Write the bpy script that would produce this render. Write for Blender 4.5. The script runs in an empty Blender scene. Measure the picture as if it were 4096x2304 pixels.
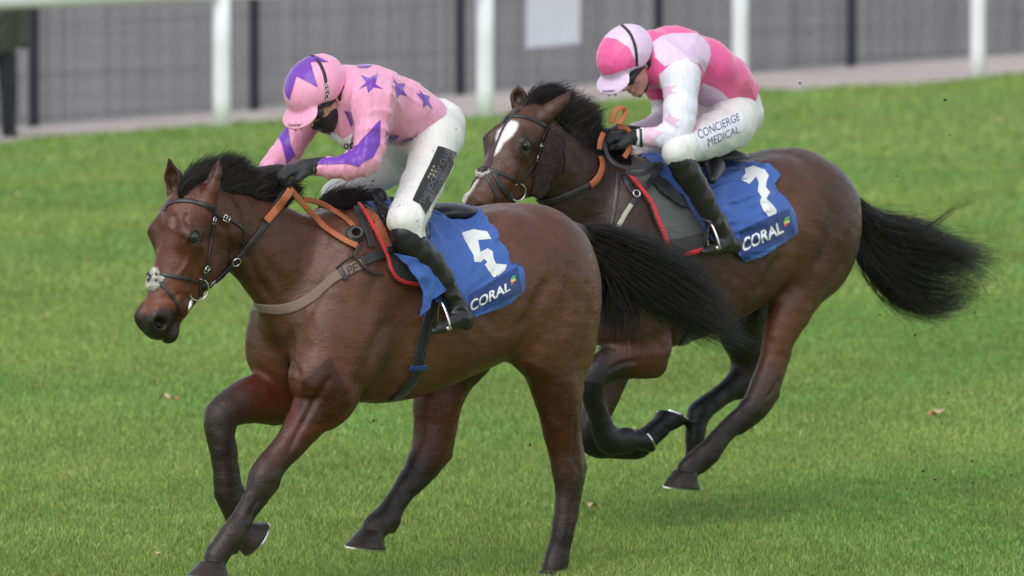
import bpy, bmesh, math, random, os
import numpy as np
import openvdb
from mathutils import Vector, Matrix
from mathutils.bvhtree import BVHTree
random.seed(5); rng = np.random.default_rng(7)
SC = bpy.context.scene; COL = SC.collection
# ---------------------------------------------------------------- camera, sky, sun, exposure
FOC = 30500.0                      # focal length in pixels of a 4096 wide frame
PITCH = math.atan(1867.0/FOC)
CAMP = np.array([0.0, 0.0, 3.0])
AX_R = np.array([1.0, 0, 0]); AX_F = np.array([0, math.cos(PITCH), -math.sin(PITCH)]); AX_U = np.array([0, math.sin(PITCH), math.cos(PITCH)])
cam = bpy.data.objects.new('camera', bpy.data.cameras.new('camera')); COL.objects.link(cam); SC.camera = cam
cam.location = CAMP; cam.rotation_euler = (math.pi/2-PITCH, 0, 0)
cam.data.sensor_width = 36; cam.data.lens = 36*FOC/4096; cam.data.clip_end = 2000; cam.data.clip_start = .5
cam.data.dof.use_dof = True; cam.data.dof.focus_distance = 29.6; cam.data.dof.aperture_fstop = cam.data.lens/1000/.056
world = bpy.data.worlds.new('World'); SC.world = world; world.use_nodes = True
wn = world.node_tree; bg = wn.nodes['Background']; sky = wn.nodes.new('ShaderNodeTexSky'); sky.sky_type = 'NISHITA'; sky.sun_disc = False
SUN_EL, SUN_AZ = math.radians(52), math.radians(200)   # azimuth of the sun, from +Y clockwise
sky.sun_elevation = SUN_EL; sky.sun_rotation = SUN_AZ; sky.air_density = 1.0; sky.dust_density = 1.6; sky.ozone_density = 1.0
hs = wn.nodes.new('ShaderNodeHueSaturation'); hs.inputs['Saturation'].default_value = .35
wn.links.new(sky.outputs[0], hs.inputs['Color']); wn.links.new(hs.outputs[0], bg.inputs[0]); bg.inputs[1].default_value = .12
sun = bpy.data.objects.new('sun', bpy.data.lights.new('sun', 'SUN')); COL.objects.link(sun)
sun.data.energy = .6; sun.data.angle = math.radians(50); sun.data.color = (1, .975, .94)
_sd = Vector((math.sin(SUN_AZ)*math.cos(SUN_EL), math.cos(SUN_AZ)*math.cos(SUN_EL), math.sin(SUN_EL)))
sun.rotation_euler = _sd.to_track_quat('Z', 'Y').to_euler(); sun.location = (0, 0, 20)
SC.view_settings.view_transform = 'Standard'; SC.view_settings.look = 'None'; SC.view_settings.gamma = 1; SC.view_settings.exposure = 0.90
SC.view_settings.use_curve_mapping = False

# ---------------------------------------------------------------- helpers: photo pixel <-> place
def ray(px, py):
    d = AX_F + AX_R*((px-2048)/FOC) + AX_U*((1152-py)/FOC)
    return d
def ground_pt(px, py, z=0.0):
    d = ray(px, py); t = (z-CAMP[2])/d[2]; return CAMP + d*t
def project(P):
    P = np.atleast_2d(P)-CAMP; f = P@AX_F
    return np.stack([2048+FOC*(P@AX_R)/f, 1152-FOC*(P@AX_U)/f], 1)
class Frame:
    """local frame of a horse: u forward, v to its left, z up; O stands on the ground."""
    def __init__(s, px, depth, yaw=45.0):
        a = math.radians(yaw); s.h = np.array([-math.cos(a), -math.sin(a), 0]); s.l = np.array([math.sin(a), -math.cos(a), 0])
        d = ray(px, 1152); d = d/ (d@AX_F)*depth; p = CAMP+d; s.O = np.array([p[0], p[1], 0.0])
        s.R = np.stack([s.h, s.l, np.array([0, 0, 1.0])])         # rows: local axes
        s.M = Matrix([[s.h[0], s.l[0], 0, s.O[0]], [s.h[1], s.l[1], 0, s.O[1]], [0, 0, 1, 0], [0, 0, 0, 1]])
    def Q(s, px, py, v=0.0):
        d = ray(px, py); t = (v - (CAMP-s.O)@s.l)/(d@s.l); return s.R@(CAMP+d*t-s.O)
    def w2l(s, P): return (np.atleast_2d(P)-s.O)@s.R.T
    def l2w(s, P): return np.atleast_2d(P)@s.R+s.O
    def px(s, P): return project(s.l2w(P))

# ---------------------------------------------------------------- objects
def link(name, me, parent=None, mats=(), mw=None):
    o = bpy.data.objects.new(name, me); COL.objects.link(o)
    for m in mats: me.materials.append(m)
    if parent is not None: o.parent = parent
    return o
def empty(name, M=None, parent=None):
    o = bpy.data.objects.new(name, None); COL.objects.link(o); o.empty_display_size = .2
    if M is not None: o.matrix_world = M
    if parent is not None: o.parent = parent
    return o
def tag(o, label=None, cat=None, group=None, kind=None):
    for k, v in (('label', label), ('category', cat), ('group', group), ('kind', kind)):
        if v: o[k] = v
    return o
def mesh_np(name, V, Fc, smooth=True):
    me = bpy.data.meshes.new(name); V = np.asarray(V, np.float32); Fc = np.asarray(Fc, np.int32)
    n = Fc.shape[1]; me.vertices.add(len(V)); me.vertices.foreach_set('co', V.ravel())
    me.loops.add(Fc.size); me.loops.foreach_set('vertex_index', Fc.ravel())
    me.polygons.add(len(Fc)); me.polygons.foreach_set('loop_start', np.arange(0, Fc.size, n, dtype=np.int32))
    try: me.polygons.foreach_set('loop_total', np.full(len(Fc), n, np.int32))
    except Exception: pass
    me.update(calc_edges=True); me.validate()
    me.polygons.foreach_set('use_smooth', np.full(len(me.polygons), smooth, bool))
    return me
def set_attr(me, name, C):
    C = np.asarray(C, np.float32)
    if C.ndim == 1:
        a = me.attributes.new(name, 'FLOAT', 'POINT'); a.data.foreach_set('value', C)
    else:
        a = me.attributes.new(name, 'FLOAT_COLOR', 'POINT'); a.data.foreach_set('color', np.concatenate([C[:, :3], np.ones((len(C), 1))], 1).astype(np.float32).ravel())

# ---------------------------------------------------------------- implicit surfaces
class Blob:
    def __init__(s, lo, hi, h):
        s.h = h; s.lo = np.array(lo, float); s.n = np.ceil((np.array(hi)-s.lo)/h).astype(int)+1
        s.D = np.full(s.n, .08, np.float32); s.prims = []
        s.ax = [s.lo[i]+h*np.arange(s.n[i]) for i in range(3)]
    def _apply(s, fn, lo, hi, k, op, col, tau=None):
        m = max(k, .01)+.02
        i0 = np.clip(np.floor((np.array(lo)-m-s.lo)/s.h).astype(int), 0, s.n-1); i1 = np.clip(np.ceil((np.array(hi)+m-s.lo)/s.h).astype(int)+1, 1, s.n)
        if np.any(i1 <= i0): return
        X = s.ax[0][i0[0]:i1[0], None, None].astype(np.float32); Y = s.ax[1][None, i0[1]:i1[1], None].astype(np.float32); Z = s.ax[2][None, None, i0[2]:i1[2]].astype(np.float32)
        d = fn(X, Y, Z).astype(np.float32); w = s.D[i0[0]:i1[0], i0[1]:i1[1], i0[2]:i1[2]]
        if op == 'sub':
            d = -d; h = np.maximum(k-np.abs(w-d), 0)/k; w[...] = np.maximum(w, d)+h*h*k*.25
        else:
            h = np.maximum(k-np.abs(w-d), 0)/k; w[...] = np.minimum(w, d)-h*h*k*.25
        if col is not None: s.prims.append((fn, np.array(col, float), op, tau))
    def cap(s, a, b, ra, rb, k=.03, col=None, sq=(1, 1, 1), fr=None, op='add'):
        a = np.array(a, float); b = np.array(b, float); sq = np.array(sq, float); r = max(ra, rb)*sq
        lo = np.minimum(a, b)-r; hi = np.maximum(a, b)+r; ab = b-a; L2 = max(ab@ab, 1e-9); ms = sq.min()
        def fn(X, Y, Z):
            if fr is not None: X, Y, Z = fr.inv3(X, Y, Z)
            t = np.clip(((X-a[0])*ab[0]+(Y-a[1])*ab[1]+(Z-a[2])*ab[2])/L2, 0, 1)
            dx = (X-a[0]-t*ab[0])/sq[0]; dy = (Y-a[1]-t*ab[1])/sq[1]; dz = (Z-a[2]-t*ab[2])/sq[2]
            return (np.sqrt(dx*dx+dy*dy+dz*dz)-(ra+t*(rb-ra)))*ms
        if fr is not None: lo, hi = fr.bbox(lo, hi)
        s._apply(fn, lo, hi, k, op, col)
    def chain(s, nodes, k=.03, col=None, sq=(1, 1, 1), fr=None, op='add', ki=.006):
        """nodes: (point, radius[, colour]) joined by round cones into one tube, then blended in"""
        P = np.array([n[0] for n in nodes], float); R = np.array([n[1] for n in nodes], float); sq = np.array(sq, float); ms = sq.min()
        lo = (P-R[:, None]*sq).min(0); hi = (P+R[:, None]*sq).max(0)
        def fn(X, Y, Z):
            if fr is not None: X, Y, Z = fr.inv3(X, Y, Z)
            D = None
            for i in range(len(P)-1):
                a, ab = P[i], P[i+1]-P[i]; L2 = max(ab@ab, 1e-9)
                t = np.clip(((X-a[0])*ab[0]+(Y-a[1])*ab[1]+(Z-a[2])*ab[2])/L2, 0, 1)
                dx = (X-a[0]-t*ab[0])/sq[0]; dy = (Y-a[1]-t*ab[1])/sq[1]; dz = (Z-a[2]-t*ab[2])/sq[2]
                d = (np.sqrt(dx*dx+dy*dy+dz*dz)-(R[i]+t*(R[i+1]-R[i])))*ms
                if D is None: D = d
                else: h = np.maximum(ki-np.abs(D-d), 0)/ki; D = np.minimum(D, d)-h*h*ki*.25
            return D
        if fr is not None: lo, hi = fr.bbox(lo, hi)
        s._apply(fn, lo, hi, k, op, None)
        for i in range(len(nodes)):
            a = nodes[i]; ca = a[2] if len(a) > 2 else col
            if ca is None: continue
            s.cols(a[0], a[1], ca, fr)
            if i+1 < len(nodes):
                b = nodes[i+1]; cb = b[2] if len(b) > 2 else col
                if cb is not None: s.cols((P[i]+P[i+1])/2, (a[1]+b[1])/2, (np.array(ca)+np.array(cb))/2, fr)
    def cols(s, c, r, col, fr=None):
        c = np.array(c, float)
        def fn(X, Y, Z):
            if fr is not None: X, Y, Z = fr.inv3(X, Y, Z)
            return np.sqrt((X-c[0])**2+(Y-c[1])**2+(Z-c[2])**2)-r
        s.prims.append((fn, np.array(col, float), 'col', None))
    def ell(s, c, r, k=.03, col=None, rot=None, fr=None, op='add'):
        c = np.array(c, float); r = np.array(r, float); Rm = np.eye(3) if rot is None else np.array(rot)   # rows = axes
        ext = np.sqrt((Rm.T**2)@(r**2)); ms = r.min()
        def fn(X, Y, Z):
            if fr is not None: X, Y, Z = fr.inv3(X, Y, Z)
            x, y, z = X-c[0], Y-c[1], Z-c[2]
            q0 = (Rm[0, 0]*x+Rm[0, 1]*y+Rm[0, 2]*z); q1 = (Rm[1, 0]*x+Rm[1, 1]*y+Rm[1, 2]*z); q2 = (Rm[2, 0]*x+Rm[2, 1]*y+Rm[2, 2]*z)
            k0 = np.sqrt((q0/r[0])**2+(q1/r[1])**2+(q2/r[2])**2); k1 = np.sqrt((q0/r[0]**2)**2+(q1/r[1]**2)**2+(q2/r[2]**2)**2)
            return k0*(k0-1)/np.maximum(k1, 1e-6)
        lo, hi = c-ext, c+ext
        if fr is not None: lo, hi = fr.bbox(lo, hi)
        s._apply(fn, lo, hi, k, op, col)
    def custom(s, fn, lo, hi, k=.03, op='add', col=None): s._apply(fn, lo, hi, k, op, col)
    def mesh(s, name, smooth_it=0):
        g = openvdb.FloatGrid(background=.08); g.copyFromArray(np.ascontiguousarray(s.D)); 
        pts, quads = g.convertToQuads(isovalue=0.0)
        V = pts*s.h+s.lo
        # keep only the main piece(s)
        L = np.arange(len(V)); a = quads.ravel().astype(np.int64); b = np.roll(quads, 1, 1).ravel().astype(np.int64)
        for _ in range(200):
            m = np.minimum(L[a], L[b]); L2 = L.copy(); np.minimum.at(L2, L[a], m); np.minimum.at(L2, L[b], m); L2 = L2[L2]; L2 = L2[L2]
            if np.array_equal(L2, L): break
            L = L2
        L = L[L]; u, inv, cnt = np.unique(L, return_inverse=True, return_counts=True); keep = (cnt >= .12*cnt.max())[inv]
        if not keep.all():
            idx = np.cumsum(keep)-1; quads = idx[quads[keep[quads[:, 0]]]]; V = V[keep]
        me = mesh_np(name, V, quads); s.V = V; s.quads = quads
        # keep the largest island orientation check: outward normals
        return me
    def colors(s, V, tau=.02, base=(.1, .06, .04)):
        W = np.full(len(V), 1e-9); C = np.tile(np.array(base), (len(V), 1))*1e-9
        X, Y, Z = V[:, 0], V[:, 1], V[:, 2]
        for fn, col, op, t in s.prims:
            d = fn(X, Y, Z); w = np.exp(-np.clip(np.abs(d) if op != 'sub' else np.abs(d)*1.0, 0, .6)/tau)
            W += w; C += w[:, None]*col
        return C/W[:, None]
class SubFrame:
    """frame inside a local space: rows of A are the frame axes, o its origin, sc a stretch along each axis."""
    def __init__(s, o, A, sc=(1, 1, 1)): s.o = np.array(o, float); s.A = np.array(A, float); s.sc = np.array(sc, float)
    def inv3(s, X, Y, Z):
        X, Y, Z = X-s.o[0], Y-s.o[1], Z-s.o[2]; A = s.A; c = s.sc
        return ((A[0, 0]*X+A[0, 1]*Y+A[0, 2]*Z)/c[0], (A[1, 0]*X+A[1, 1]*Y+A[1, 2]*Z)/c[1], (A[2, 0]*X+A[2, 1]*Y+A[2, 2]*Z)/c[2])
    def to(s, p): return (np.atleast_2d(p)*s.sc)@s.A+s.o
    def back(s, p): return ((np.atleast_2d(p)-s.o)@s.A.T)/s.sc
    def bbox(s, lo, hi):
        P = s.to([[x, y, z] for x in (lo[0], hi[0]) for y in (lo[1], hi[1]) for z in (lo[2], hi[2])]); return P.min(0), P.max(0)
def img_dir(fr, x, y, t):
    """a direction given as right / up / towards the camera, in a horse's local axes"""
    w = AX_R*x+AX_U*y-AX_F*t; return fr.R@w
def orth(d, f):
    d = d/np.linalg.norm(d); f = f-(f@d)*d; f = f/np.linalg.norm(f); return d, f, None
def crom(P, n=8):
    P = np.asarray(P, float); out = []
    Q = np.vstack([2*P[0]-P[1], P, 2*P[-1]-P[-2]])
    for i in range(len(P)-1):
        p0, p1, p2, p3 = Q[i:i+4]
        for t in np.arange(n)/n: out.append(.5*((2*p1)+(-p0+p2)*t+(2*p0-5*p1+4*p2-p3)*t*t+(-p0+3*p1-3*p2+p3)*t**3))
    out.append(P[-1]); return np.array(out)

# ---------------------------------------------------------------- materials
def mat(name, col=(.5, .5, .5), rough=.5, **kw):
    m = bpy.data.materials.new(name); m.use_nodes = True; nt = m.node_tree; b = nt.nodes['Principled BSDF']
    b.inputs['Base Color'].default_value = (*col, 1); b.inputs['Roughness'].default_value = rough
    for k, v in kw.items():
        if k == 'spec': b.inputs['Specular IOR Level'].default_value = v
        elif k == 'metal': b.inputs['Metallic'].default_value = v
        elif k == 'sheen': b.inputs['Sheen Weight'].default_value = v; b.inputs['Sheen Roughness'].default_value = .4
        elif k == 'coat': b.inputs['Coat Weight'].default_value = v; b.inputs['Coat Roughness'].default_value = .25
        elif k == 'sss': b.inputs['Subsurface Weight'].default_value = v; b.inputs['Subsurface Radius'].default_value = (.01, .004, .003); b.inputs['Subsurface Scale'].default_value = 1
    return m
def nd(m, t, **kw):
    n = m.node_tree.nodes.new(t)
    for k, v in kw.items(): setattr(n, k, v)
    return n
def lk(m, a, b): m.node_tree.links.new(a, b)
def bsdf(m): return m.node_tree.nodes['Principled BSDF']
def noise(m, scale, detail=4, rough=.55, vec=None, stretch=None, dist=0):
    n = nd(m, 'ShaderNodeTexNoise'); n.inputs['Scale'].default_value = scale; n.inputs['Detail'].default_value = detail; n.inputs['Roughness'].default_value = rough; n.inputs['Distortion'].default_value = dist
    tc = nd(m, 'ShaderNodeTexCoord'); src = tc.outputs['Object']
    if stretch:
        mp = nd(m, 'ShaderNodeMapping'); mp.inputs['Scale'].default_value = stretch; lk(m, src, mp.inputs[0]); src = mp.outputs[0]
    lk(m, vec or src, n.inputs['Vector']); return n.outputs['Fac']
def ramp(m, fac, stops):
    r = nd(m, 'ShaderNodeValToRGB'); e = r.color_ramp.elements
    while len(e) < len(stops): e.new(.5)
    for i, (p, c) in enumerate(stops): e[i].position = p; e[i].color = (*c, 1) if len(c) == 3 else c
    lk(m, fac, r.inputs[0]); return r.outputs[0]
def mix(m, fac, a, b, mode='MIX'):
    n = nd(m, 'ShaderNodeMix', data_type='RGBA', blend_type=mode)
    for k, v in ((0, fac), (6, a), (7, b)):
        if hasattr(v, 'is_linked') or hasattr(v, 'links'): lk(m, v, n.inputs[k])
        elif isinstance(v, (int, float)): n.inputs[k].default_value = v
        else: n.inputs[k].default_value = (*v, 1)
    return n.outputs[2]
def bump(m, h, strength=.3, dist=.01, prev=None):
    b = nd(m, 'ShaderNodeBump'); b.inputs['Strength'].default_value = strength; b.inputs['Distance'].default_value = dist
    lk(m, h, b.inputs['Height'])
    if prev is not None: lk(m, prev, b.inputs['Normal'])
    lk(m, b.outputs[0], bsdf(m).inputs['Normal']); return b.outputs[0]
def attr(m, name):
    a = nd(m, 'ShaderNodeAttribute', attribute_name=name); return a.outputs['Color']
NB = (380000, 260000, 170000, 90000, 160000)
# ---------------------------------------------------------------- horses
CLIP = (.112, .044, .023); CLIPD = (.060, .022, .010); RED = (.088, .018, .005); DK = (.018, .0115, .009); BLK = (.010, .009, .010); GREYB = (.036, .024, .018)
TRUNK = [(1150, 1200, 1400, .09), (1185, 1080, 1480, .165), (1240, 960, 1540, .205), (1320, 890, 1580, .225), (1400, 850, 1606, .235), (1480, 818, 1612, .245),
         (1560, 830, 1606, .26), (1650, 866, 1585, .28), (1750, 880, 1545, .292), (1850, 858, 1500, .285), (1950, 828, 1450, .27), (2030, 812, 1400, .26),
         (2110, 820, 1365, .25), (2190, 860, 1330, .225), (2260, 925, 1290, .18), (2310, 1010, 1220, .10)]
def trunk(B, Q, mp, cols):
    T = np.array([[*Q(*mp(x, t)), *Q(*mp(x, b)), w] for x, t, b, w in TRUNK])
    u = T[:, 0]; zt, zb, w = T[:, 2], T[:, 5], T[:, 6]
    P = crom(np.stack([u, zt, zb, w], 1), 6); P = P[np.argsort(P[:, 0])]
    uu, zt, zb, w = P.T; u0, u1 = uu[0], uu[-1]
    zc = (zt+zb)/2; hh = (zt-zb)/2; um = (u0*.25+u1*.75)
    def fn(X, Y, Z):
        xc = np.clip(X, u0, u1); c = np.interp(xc, uu, zc); h = np.interp(xc, uu, hh); ww = np.interp(xc, uu, w)
        z = (Z-c)/h
        nar = 1-.22*np.clip(z, 0, 1)**2*np.clip(1-np.abs(xc-um)/.55, 0, 1)+.0*z
        ww = ww*nar
        q = (np.abs(Y/ww)**2.25+np.abs(z)**2.25)**(1/2.25)
        d = (q-1)*np.minimum(ww, h)*.95; dx = X-xc
        return np.where(dx == 0, d, np.sqrt(np.maximum(d, 0)**2+dx*dx)+np.minimum(d, 0)*0)
    B.custom(fn, (u0-.02, -.32, zb.min()-.02), (u1+.02, .32, zt.max()+.02), .03, 'add', cols[0])
def head(B, H, ears, cols, fr):
    """H: SubFrame with axes (down the head, towards the face, to the horse's left)."""
    c, dk, bk = cols
    A = dict(fr=H); both = (1, -1)
    B.ell((.10, .005, 0), (.14, .098, .08), .03, c, **A)
    B.cap((.14, .045, 0), (.46, .034, 0), .062, .034, .04, c, (1, .9, 1), **A)
    for g in both:
        B.cap((.12, .03, .045*g), (.24, .035, .06*g), .05, .04, .03, c, **A)
        B.ell((.208, .058, .070*g), (.050, .033, .026), .02, c, **A)
        B.cap((.17, .074, .058*g), (.21, .077, .077*g), .017, .014, .02, c, **A)
        B.ell((.215, -.065, .040*g), (.115, .098, .034), .04, dk, **A)
        B.cap((.29, -.075, .03*g), (.47, -.048, .018*g), .045, .027, .04, c, **A)
        B.cap((.25, .0, .040*g), (.46, .005, .026*g), .052, .036, .04, c, **A)
        B.cap((.235, .022, .078*g), (.37, .006, .055*g), .011, .010, .02, c, **A)
        B.cap((.05, -.06, .045*g), (.12, -.1, .045*g), .045, .05, .04, dk, **A)
        B.ell((.548, .030, .031*g), (.044, .036, .026), .015, bk, **A)
        B.cap((.505, .046, .030*g), (.55, .052, .036*g), .012, .012, .02, bk, **A)
    B.ell((.525, .012, 0), (.068, .048, .050), .03, (np.array(c)+bk)/2, **A)
    B.ell((.580, .004, 0), (.032, .039, .040), .02, bk, **A)
    B.cap((.44, -.045, 0), (.545, -.05, 0), .028, .026, .02, c, **A)
    B.ell((.565, -.052, 0), (.040, .024, .036), .015, bk, **A)
    for g in both:
        B.ell((.216, .055, .112*g), (.032, .023, .024), .008, (.010, .008, .008), op='sub', **A)
        B.chain([(np.array((.214+.030*math.cos(a), .056+.0215*math.sin(a), (.1000-.010*abs(math.cos(a)))*g)), .0075, (.010, .008, .007)) for a in np.linspace(0, 2*math.pi, 11)], .008, None, **A)
        B.ell((.562, .040, .074*g), (.033, .034, .034), .006, (.004, .003, .003), op='sub', **A)
        B.ell((.560, .034, .050*g), (.020, .018, .030), .006, (.004, .003, .003), op='sub', **A); B.cols((.56, .038, .046*g), .012, (.003, .002, .002), fr=H); B.cols((.56, .038, .050*g), .014, (.003, .002, .002), fr=H)
        B.cap((.505, -.018, .046*g), (.60, -.026, .035*g), .004, .007, .010, None, op='sub', **A)
    for sgn, base, mid, tip, nrm in ears:
        b = fr.Q(*base); m_ = fr.Q(*mid); t = fr.Q(*tip)
        # a leaf shaped hollow ear
        ax = (t-b)/np.linalg.norm(t-b); n = img_dir(fr, *nrm); n = n-(n@ax)*ax; n /= np.linalg.norm(n); sd = np.cross(ax, n)
        E = SubFrame(b, [ax, n, sd]); L = np.linalg.norm(t-b)
        B.cap((-.02, 0, 0), (.05, 0, 0), .035, .034, .02, c, fr=E)
        B.cap((.03, 0, 0), (L*.55, .0, 0), .033, .033, .012, c, (1, .75, 1.05), fr=E)
        B.cap((L*.55, .0, 0), (L-.008, .004, 0), .033, .006, .012, dk, (1, .75, 1.05), fr=E)
        B.cols((L, 0, 0), .01, BLK, fr=E)
        B.cap((.06, .028, 0), (L*.6, .026, 0), .019, .021, .010, BLK, (1, 1.1, 1), fr=E, op='sub')
        B.cap((L*.6, .026, 0), (L*.9, .012, 0), .021, .005, .010, BLK, (1, 1.1, 1), fr=E, op='sub')
def limb(B, fr, S, pts, k=.03, sq=.85):
    """pts: (px, py, v, radius in photo px, colour)"""
    A = np.array([[*fr.Q(x, y, v), r/S*1.035, *c] for x, y, v, r, c in pts]); A = crom(A, 3)
    B.chain([(a[:3], max(a[3], .02), np.clip(a[4:], .004, 1)) for a in A], k, None, (1, sq, 1), ki=.02)
def hoof(B, fr, S, top, toe, heel, rt, col=GREYB, wide=.062, shoes=None):
    """top: coronet centre, toe / heel: the two ends of the sole (px, py, v)"""
    t, a, b = fr.Q(*top), fr.Q(*toe), fr.Q(*heel)
    fwd = a-b; L = np.linalg.norm(fwd); fwd /= L; c = (a+b)/2; up = t-c; up -= (up@fwd)*fwd; h = np.linalg.norm(up); up /= h; side = np.cross(up, fwd)
    E = SubFrame(c, [fwd, side, up]); off = (t-c)@fwd; hl = L/2; w = wide
    def fn(X, Y, Z):
        x, y, z = E.inv3(X, Y, Z); q = np.clip(z/h, -.2, 1.4)
        cx = off*q; rx = hl*(1-q)+(rt/S)*q*1.05; rw = w*(1-q)+(rt/S)*q
        rr = np.where(x > cx, rx, rx*.95)
        d = (np.sqrt(((x-cx)/rr)**2+(y/rw)**2)-1)*np.minimum(rr, rw)
        return np.maximum(np.maximum(d*.9, -z), z-h*1.05)
    lo, hi = E.bbox((-hl*1.3-abs(off), -w*1.3, -.01), (hl*1.3+abs(off), w*1.3, h*1.15))
    B._apply(fn, lo, hi, .006, 'add', None)
    for q, cc in ((.15, col), (.5, col), (.85, col)):
        B.cols(c+up*h*q+fwd*off*q, hl*.8, cc)
    if shoes is not None: shoes.append((E, hl, w))
MAT_COAT = []
def coat_material(name, gloss=.37):
    m = mat(name, (.1, .06, .04), gloss, spec=.42, sheen=.0); b = bsdf(m)
    a = attr(m, 'Col'); n1 = noise(m, 3.2, 5, .6); n2 = noise(m, 22, 5, .65, stretch=(1, 1, 2)); n3 = noise(m, 260, 3, .6, stretch=(1, 1, .35))
    v1 = ramp(m, n1, [(.3, (.74, .72, .70)), (.7, (1.22, 1.22, 1.25))]); v2 = ramp(m, n2, [(.3, (.84, .83, .82)), (.7, (1.14, 1.14, 1.14))]); v3 = ramp(m, n3, [(.3, (.8, .8, .8)), (.7, (1.22, 1.22, 1.22))])
    c = mix(m, 1.0, a, v1, 'MULTIPLY'); c = mix(m, 1.0, c, v2, 'MULTIPLY'); c = mix(m, .6, c, v3, 'MULTIPLY')
    lk(m, c, b.inputs['Base Color'])
    rr = nd(m, 'ShaderNodeMapRange'); rr.inputs[1].default_value = .3; rr.inputs[2].default_value = .7; rr.inputs[3].default_value = gloss-.07; rr.inputs[4].default_value = gloss+.14
    lk(m, n2, rr.inputs[0]); lk(m, rr.outputs[0], b.inputs['Roughness'])
    # veins: thin ridges where a warped noise crosses its mean
    nv = noise(m, 6.5, 2, .5, dist=1.4, stretch=(1, 1, .8)); ab = nd(m, 'ShaderNodeMath', operation='SUBTRACT'); lk(m, nv, ab.inputs[0]); ab.inputs[1].default_value = .5
    a2 = nd(m, 'ShaderNodeMath', operation='ABSOLUTE'); lk(m, ab.outputs[0], a2.inputs[0]); vr = ramp(m, a2.outputs[0], [(0, (1, 1, 1)), (.016, (0, 0, 0))])
    p = bump(m, n3, .22, .003); p = bump(m, n2, .35, .012, p); p = bump(m, noise(m, 60, 4, .65, dist=.8), .16, .003, p); p = bump(m, vr, .26, .004, p)
    return m
# ---------------------------------------------------------------- things laid on a surface
def fill2d(poly, step):
    """a filled outline cut into small cells: returns 2-D points and faces"""
    bm = bmesh.new()
    if isinstance(poly, tuple):                       # (points, faces)
        vs = [bm.verts.new((p[0], p[1], 0)) for p in poly[0]]
        for f in poly[1]:
            try: bm.faces.new([vs[i] for i in f])
            except ValueError: pass
    else:
        bm.faces.new([bm.verts.new((p[0], p[1], 0)) for p in poly]); bm.normal_update(); bmesh.ops.triangulate(bm, faces=bm.faces[:])
    X = [v.co.x for v in bm.verts]; Y = [v.co.y for v in bm.verts]
    for i in (0, 1):
        a, b = (min(X), max(X)) if i == 0 else (min(Y), max(Y)); k = a+step
        while k < b:
            co = [0, 0, 0]; no = [0, 0, 0]; co[i] = k; no[i] = 1
            bmesh.ops.bisect_plane(bm, geom=bm.verts[:]+bm.edges[:]+bm.faces[:], plane_co=co, plane_no=no, dist=1e-6); k += step
    bmesh.ops.remove_doubles(bm, verts=bm.verts[:], dist=step*.02)
    bm.verts.index_update(); P = [(v.co.x, v.co.y) for v in bm.verts]; Fs = [[v.index for v in f.verts] for f in bm.faces]; bm.free()
    return P, Fs
def text2d(s, quad, shear=0, bold=0.0, spacing=1.0):
    """outlined text mapped on a picture quad (top-left, top-right, bottom-right, bottom-left)"""
    cu = bpy.data.curves.new('t', 'FONT'); cu.body = s; cu.shear = shear; cu.offset = bold; cu.space_character = spacing; cu.resolution_u = 3
    o = bpy.data.objects.new('t', cu); COL.objects.link(o); bpy.context.view_layer.update()
    me = o.to_mesh(); V = np.array([v.co[:2] for v in me.vertices]); Fs = [list(p.vertices) for p in me.polygons]; o.to_mesh_clear()
    bpy.data.objects.remove(o); bpy.data.curves.remove(cu)
    lo, hi = V.min(0), V.max(0); t = (V-lo)/(hi-lo); q = np.array(quad, float)
    x, y = t[:, :1], t[:, 1:]
    return ((1-x)*y*q[0]+x*y*q[1]+x*(1-y)*q[2]+(1-x)*(1-y)*q[3]), Fs
class Surf:
    """a surface in a horse's local frame that photo points can be dropped on"""
    def __init__(s, fr, V, Fs): s.fr = fr; s.V = np.asarray(V); s.F = [tuple(int(i) for i in f) for f in Fs]; s.T = BVHTree.FromPolygons([tuple(map(float, v)) for v in s.V], s.F)
    def hit(s, px, py):
        o = s.fr.w2l(CAMP)[0]; d = s.fr.R@ray(px, py); r = s.T.ray_cast(Vector(o), Vector(d/np.linalg.norm(d)))
        if r[0] is None: return None
        n = np.array(r[1]); n = -n if n@d > 0 else n
        return np.array(r[0]), n
    def near(s, p):
        r = s.T.find_nearest(Vector(p)); n = np.array(r[1]); return np.array(r[0]), n
def decal(S, poly, off=.0015, step=7, jump=.06):
    P, Fs = fill2d(poly, step); V = []; ok = []
    for x, y in P:
        h = S.hit(x, y)
        if h is None: V.append((0, 0, 0)); ok.append(False)
        else: V.append(h[0]+h[1]*off); ok.append(True)
    V = np.array(V); out = []
    for f in Fs:
        if all(ok[i] for i in f) and max(np.linalg.norm(V[f[i]]-V[f[i-1]]) for i in range(len(f))) < jump: out.append(f)
    return V, out
def Zf(o, s):
    return lambda pts: [(o[0]+p[0]*s, o[1]+p[1]*s, *p[2:]) for p in pts]
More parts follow.
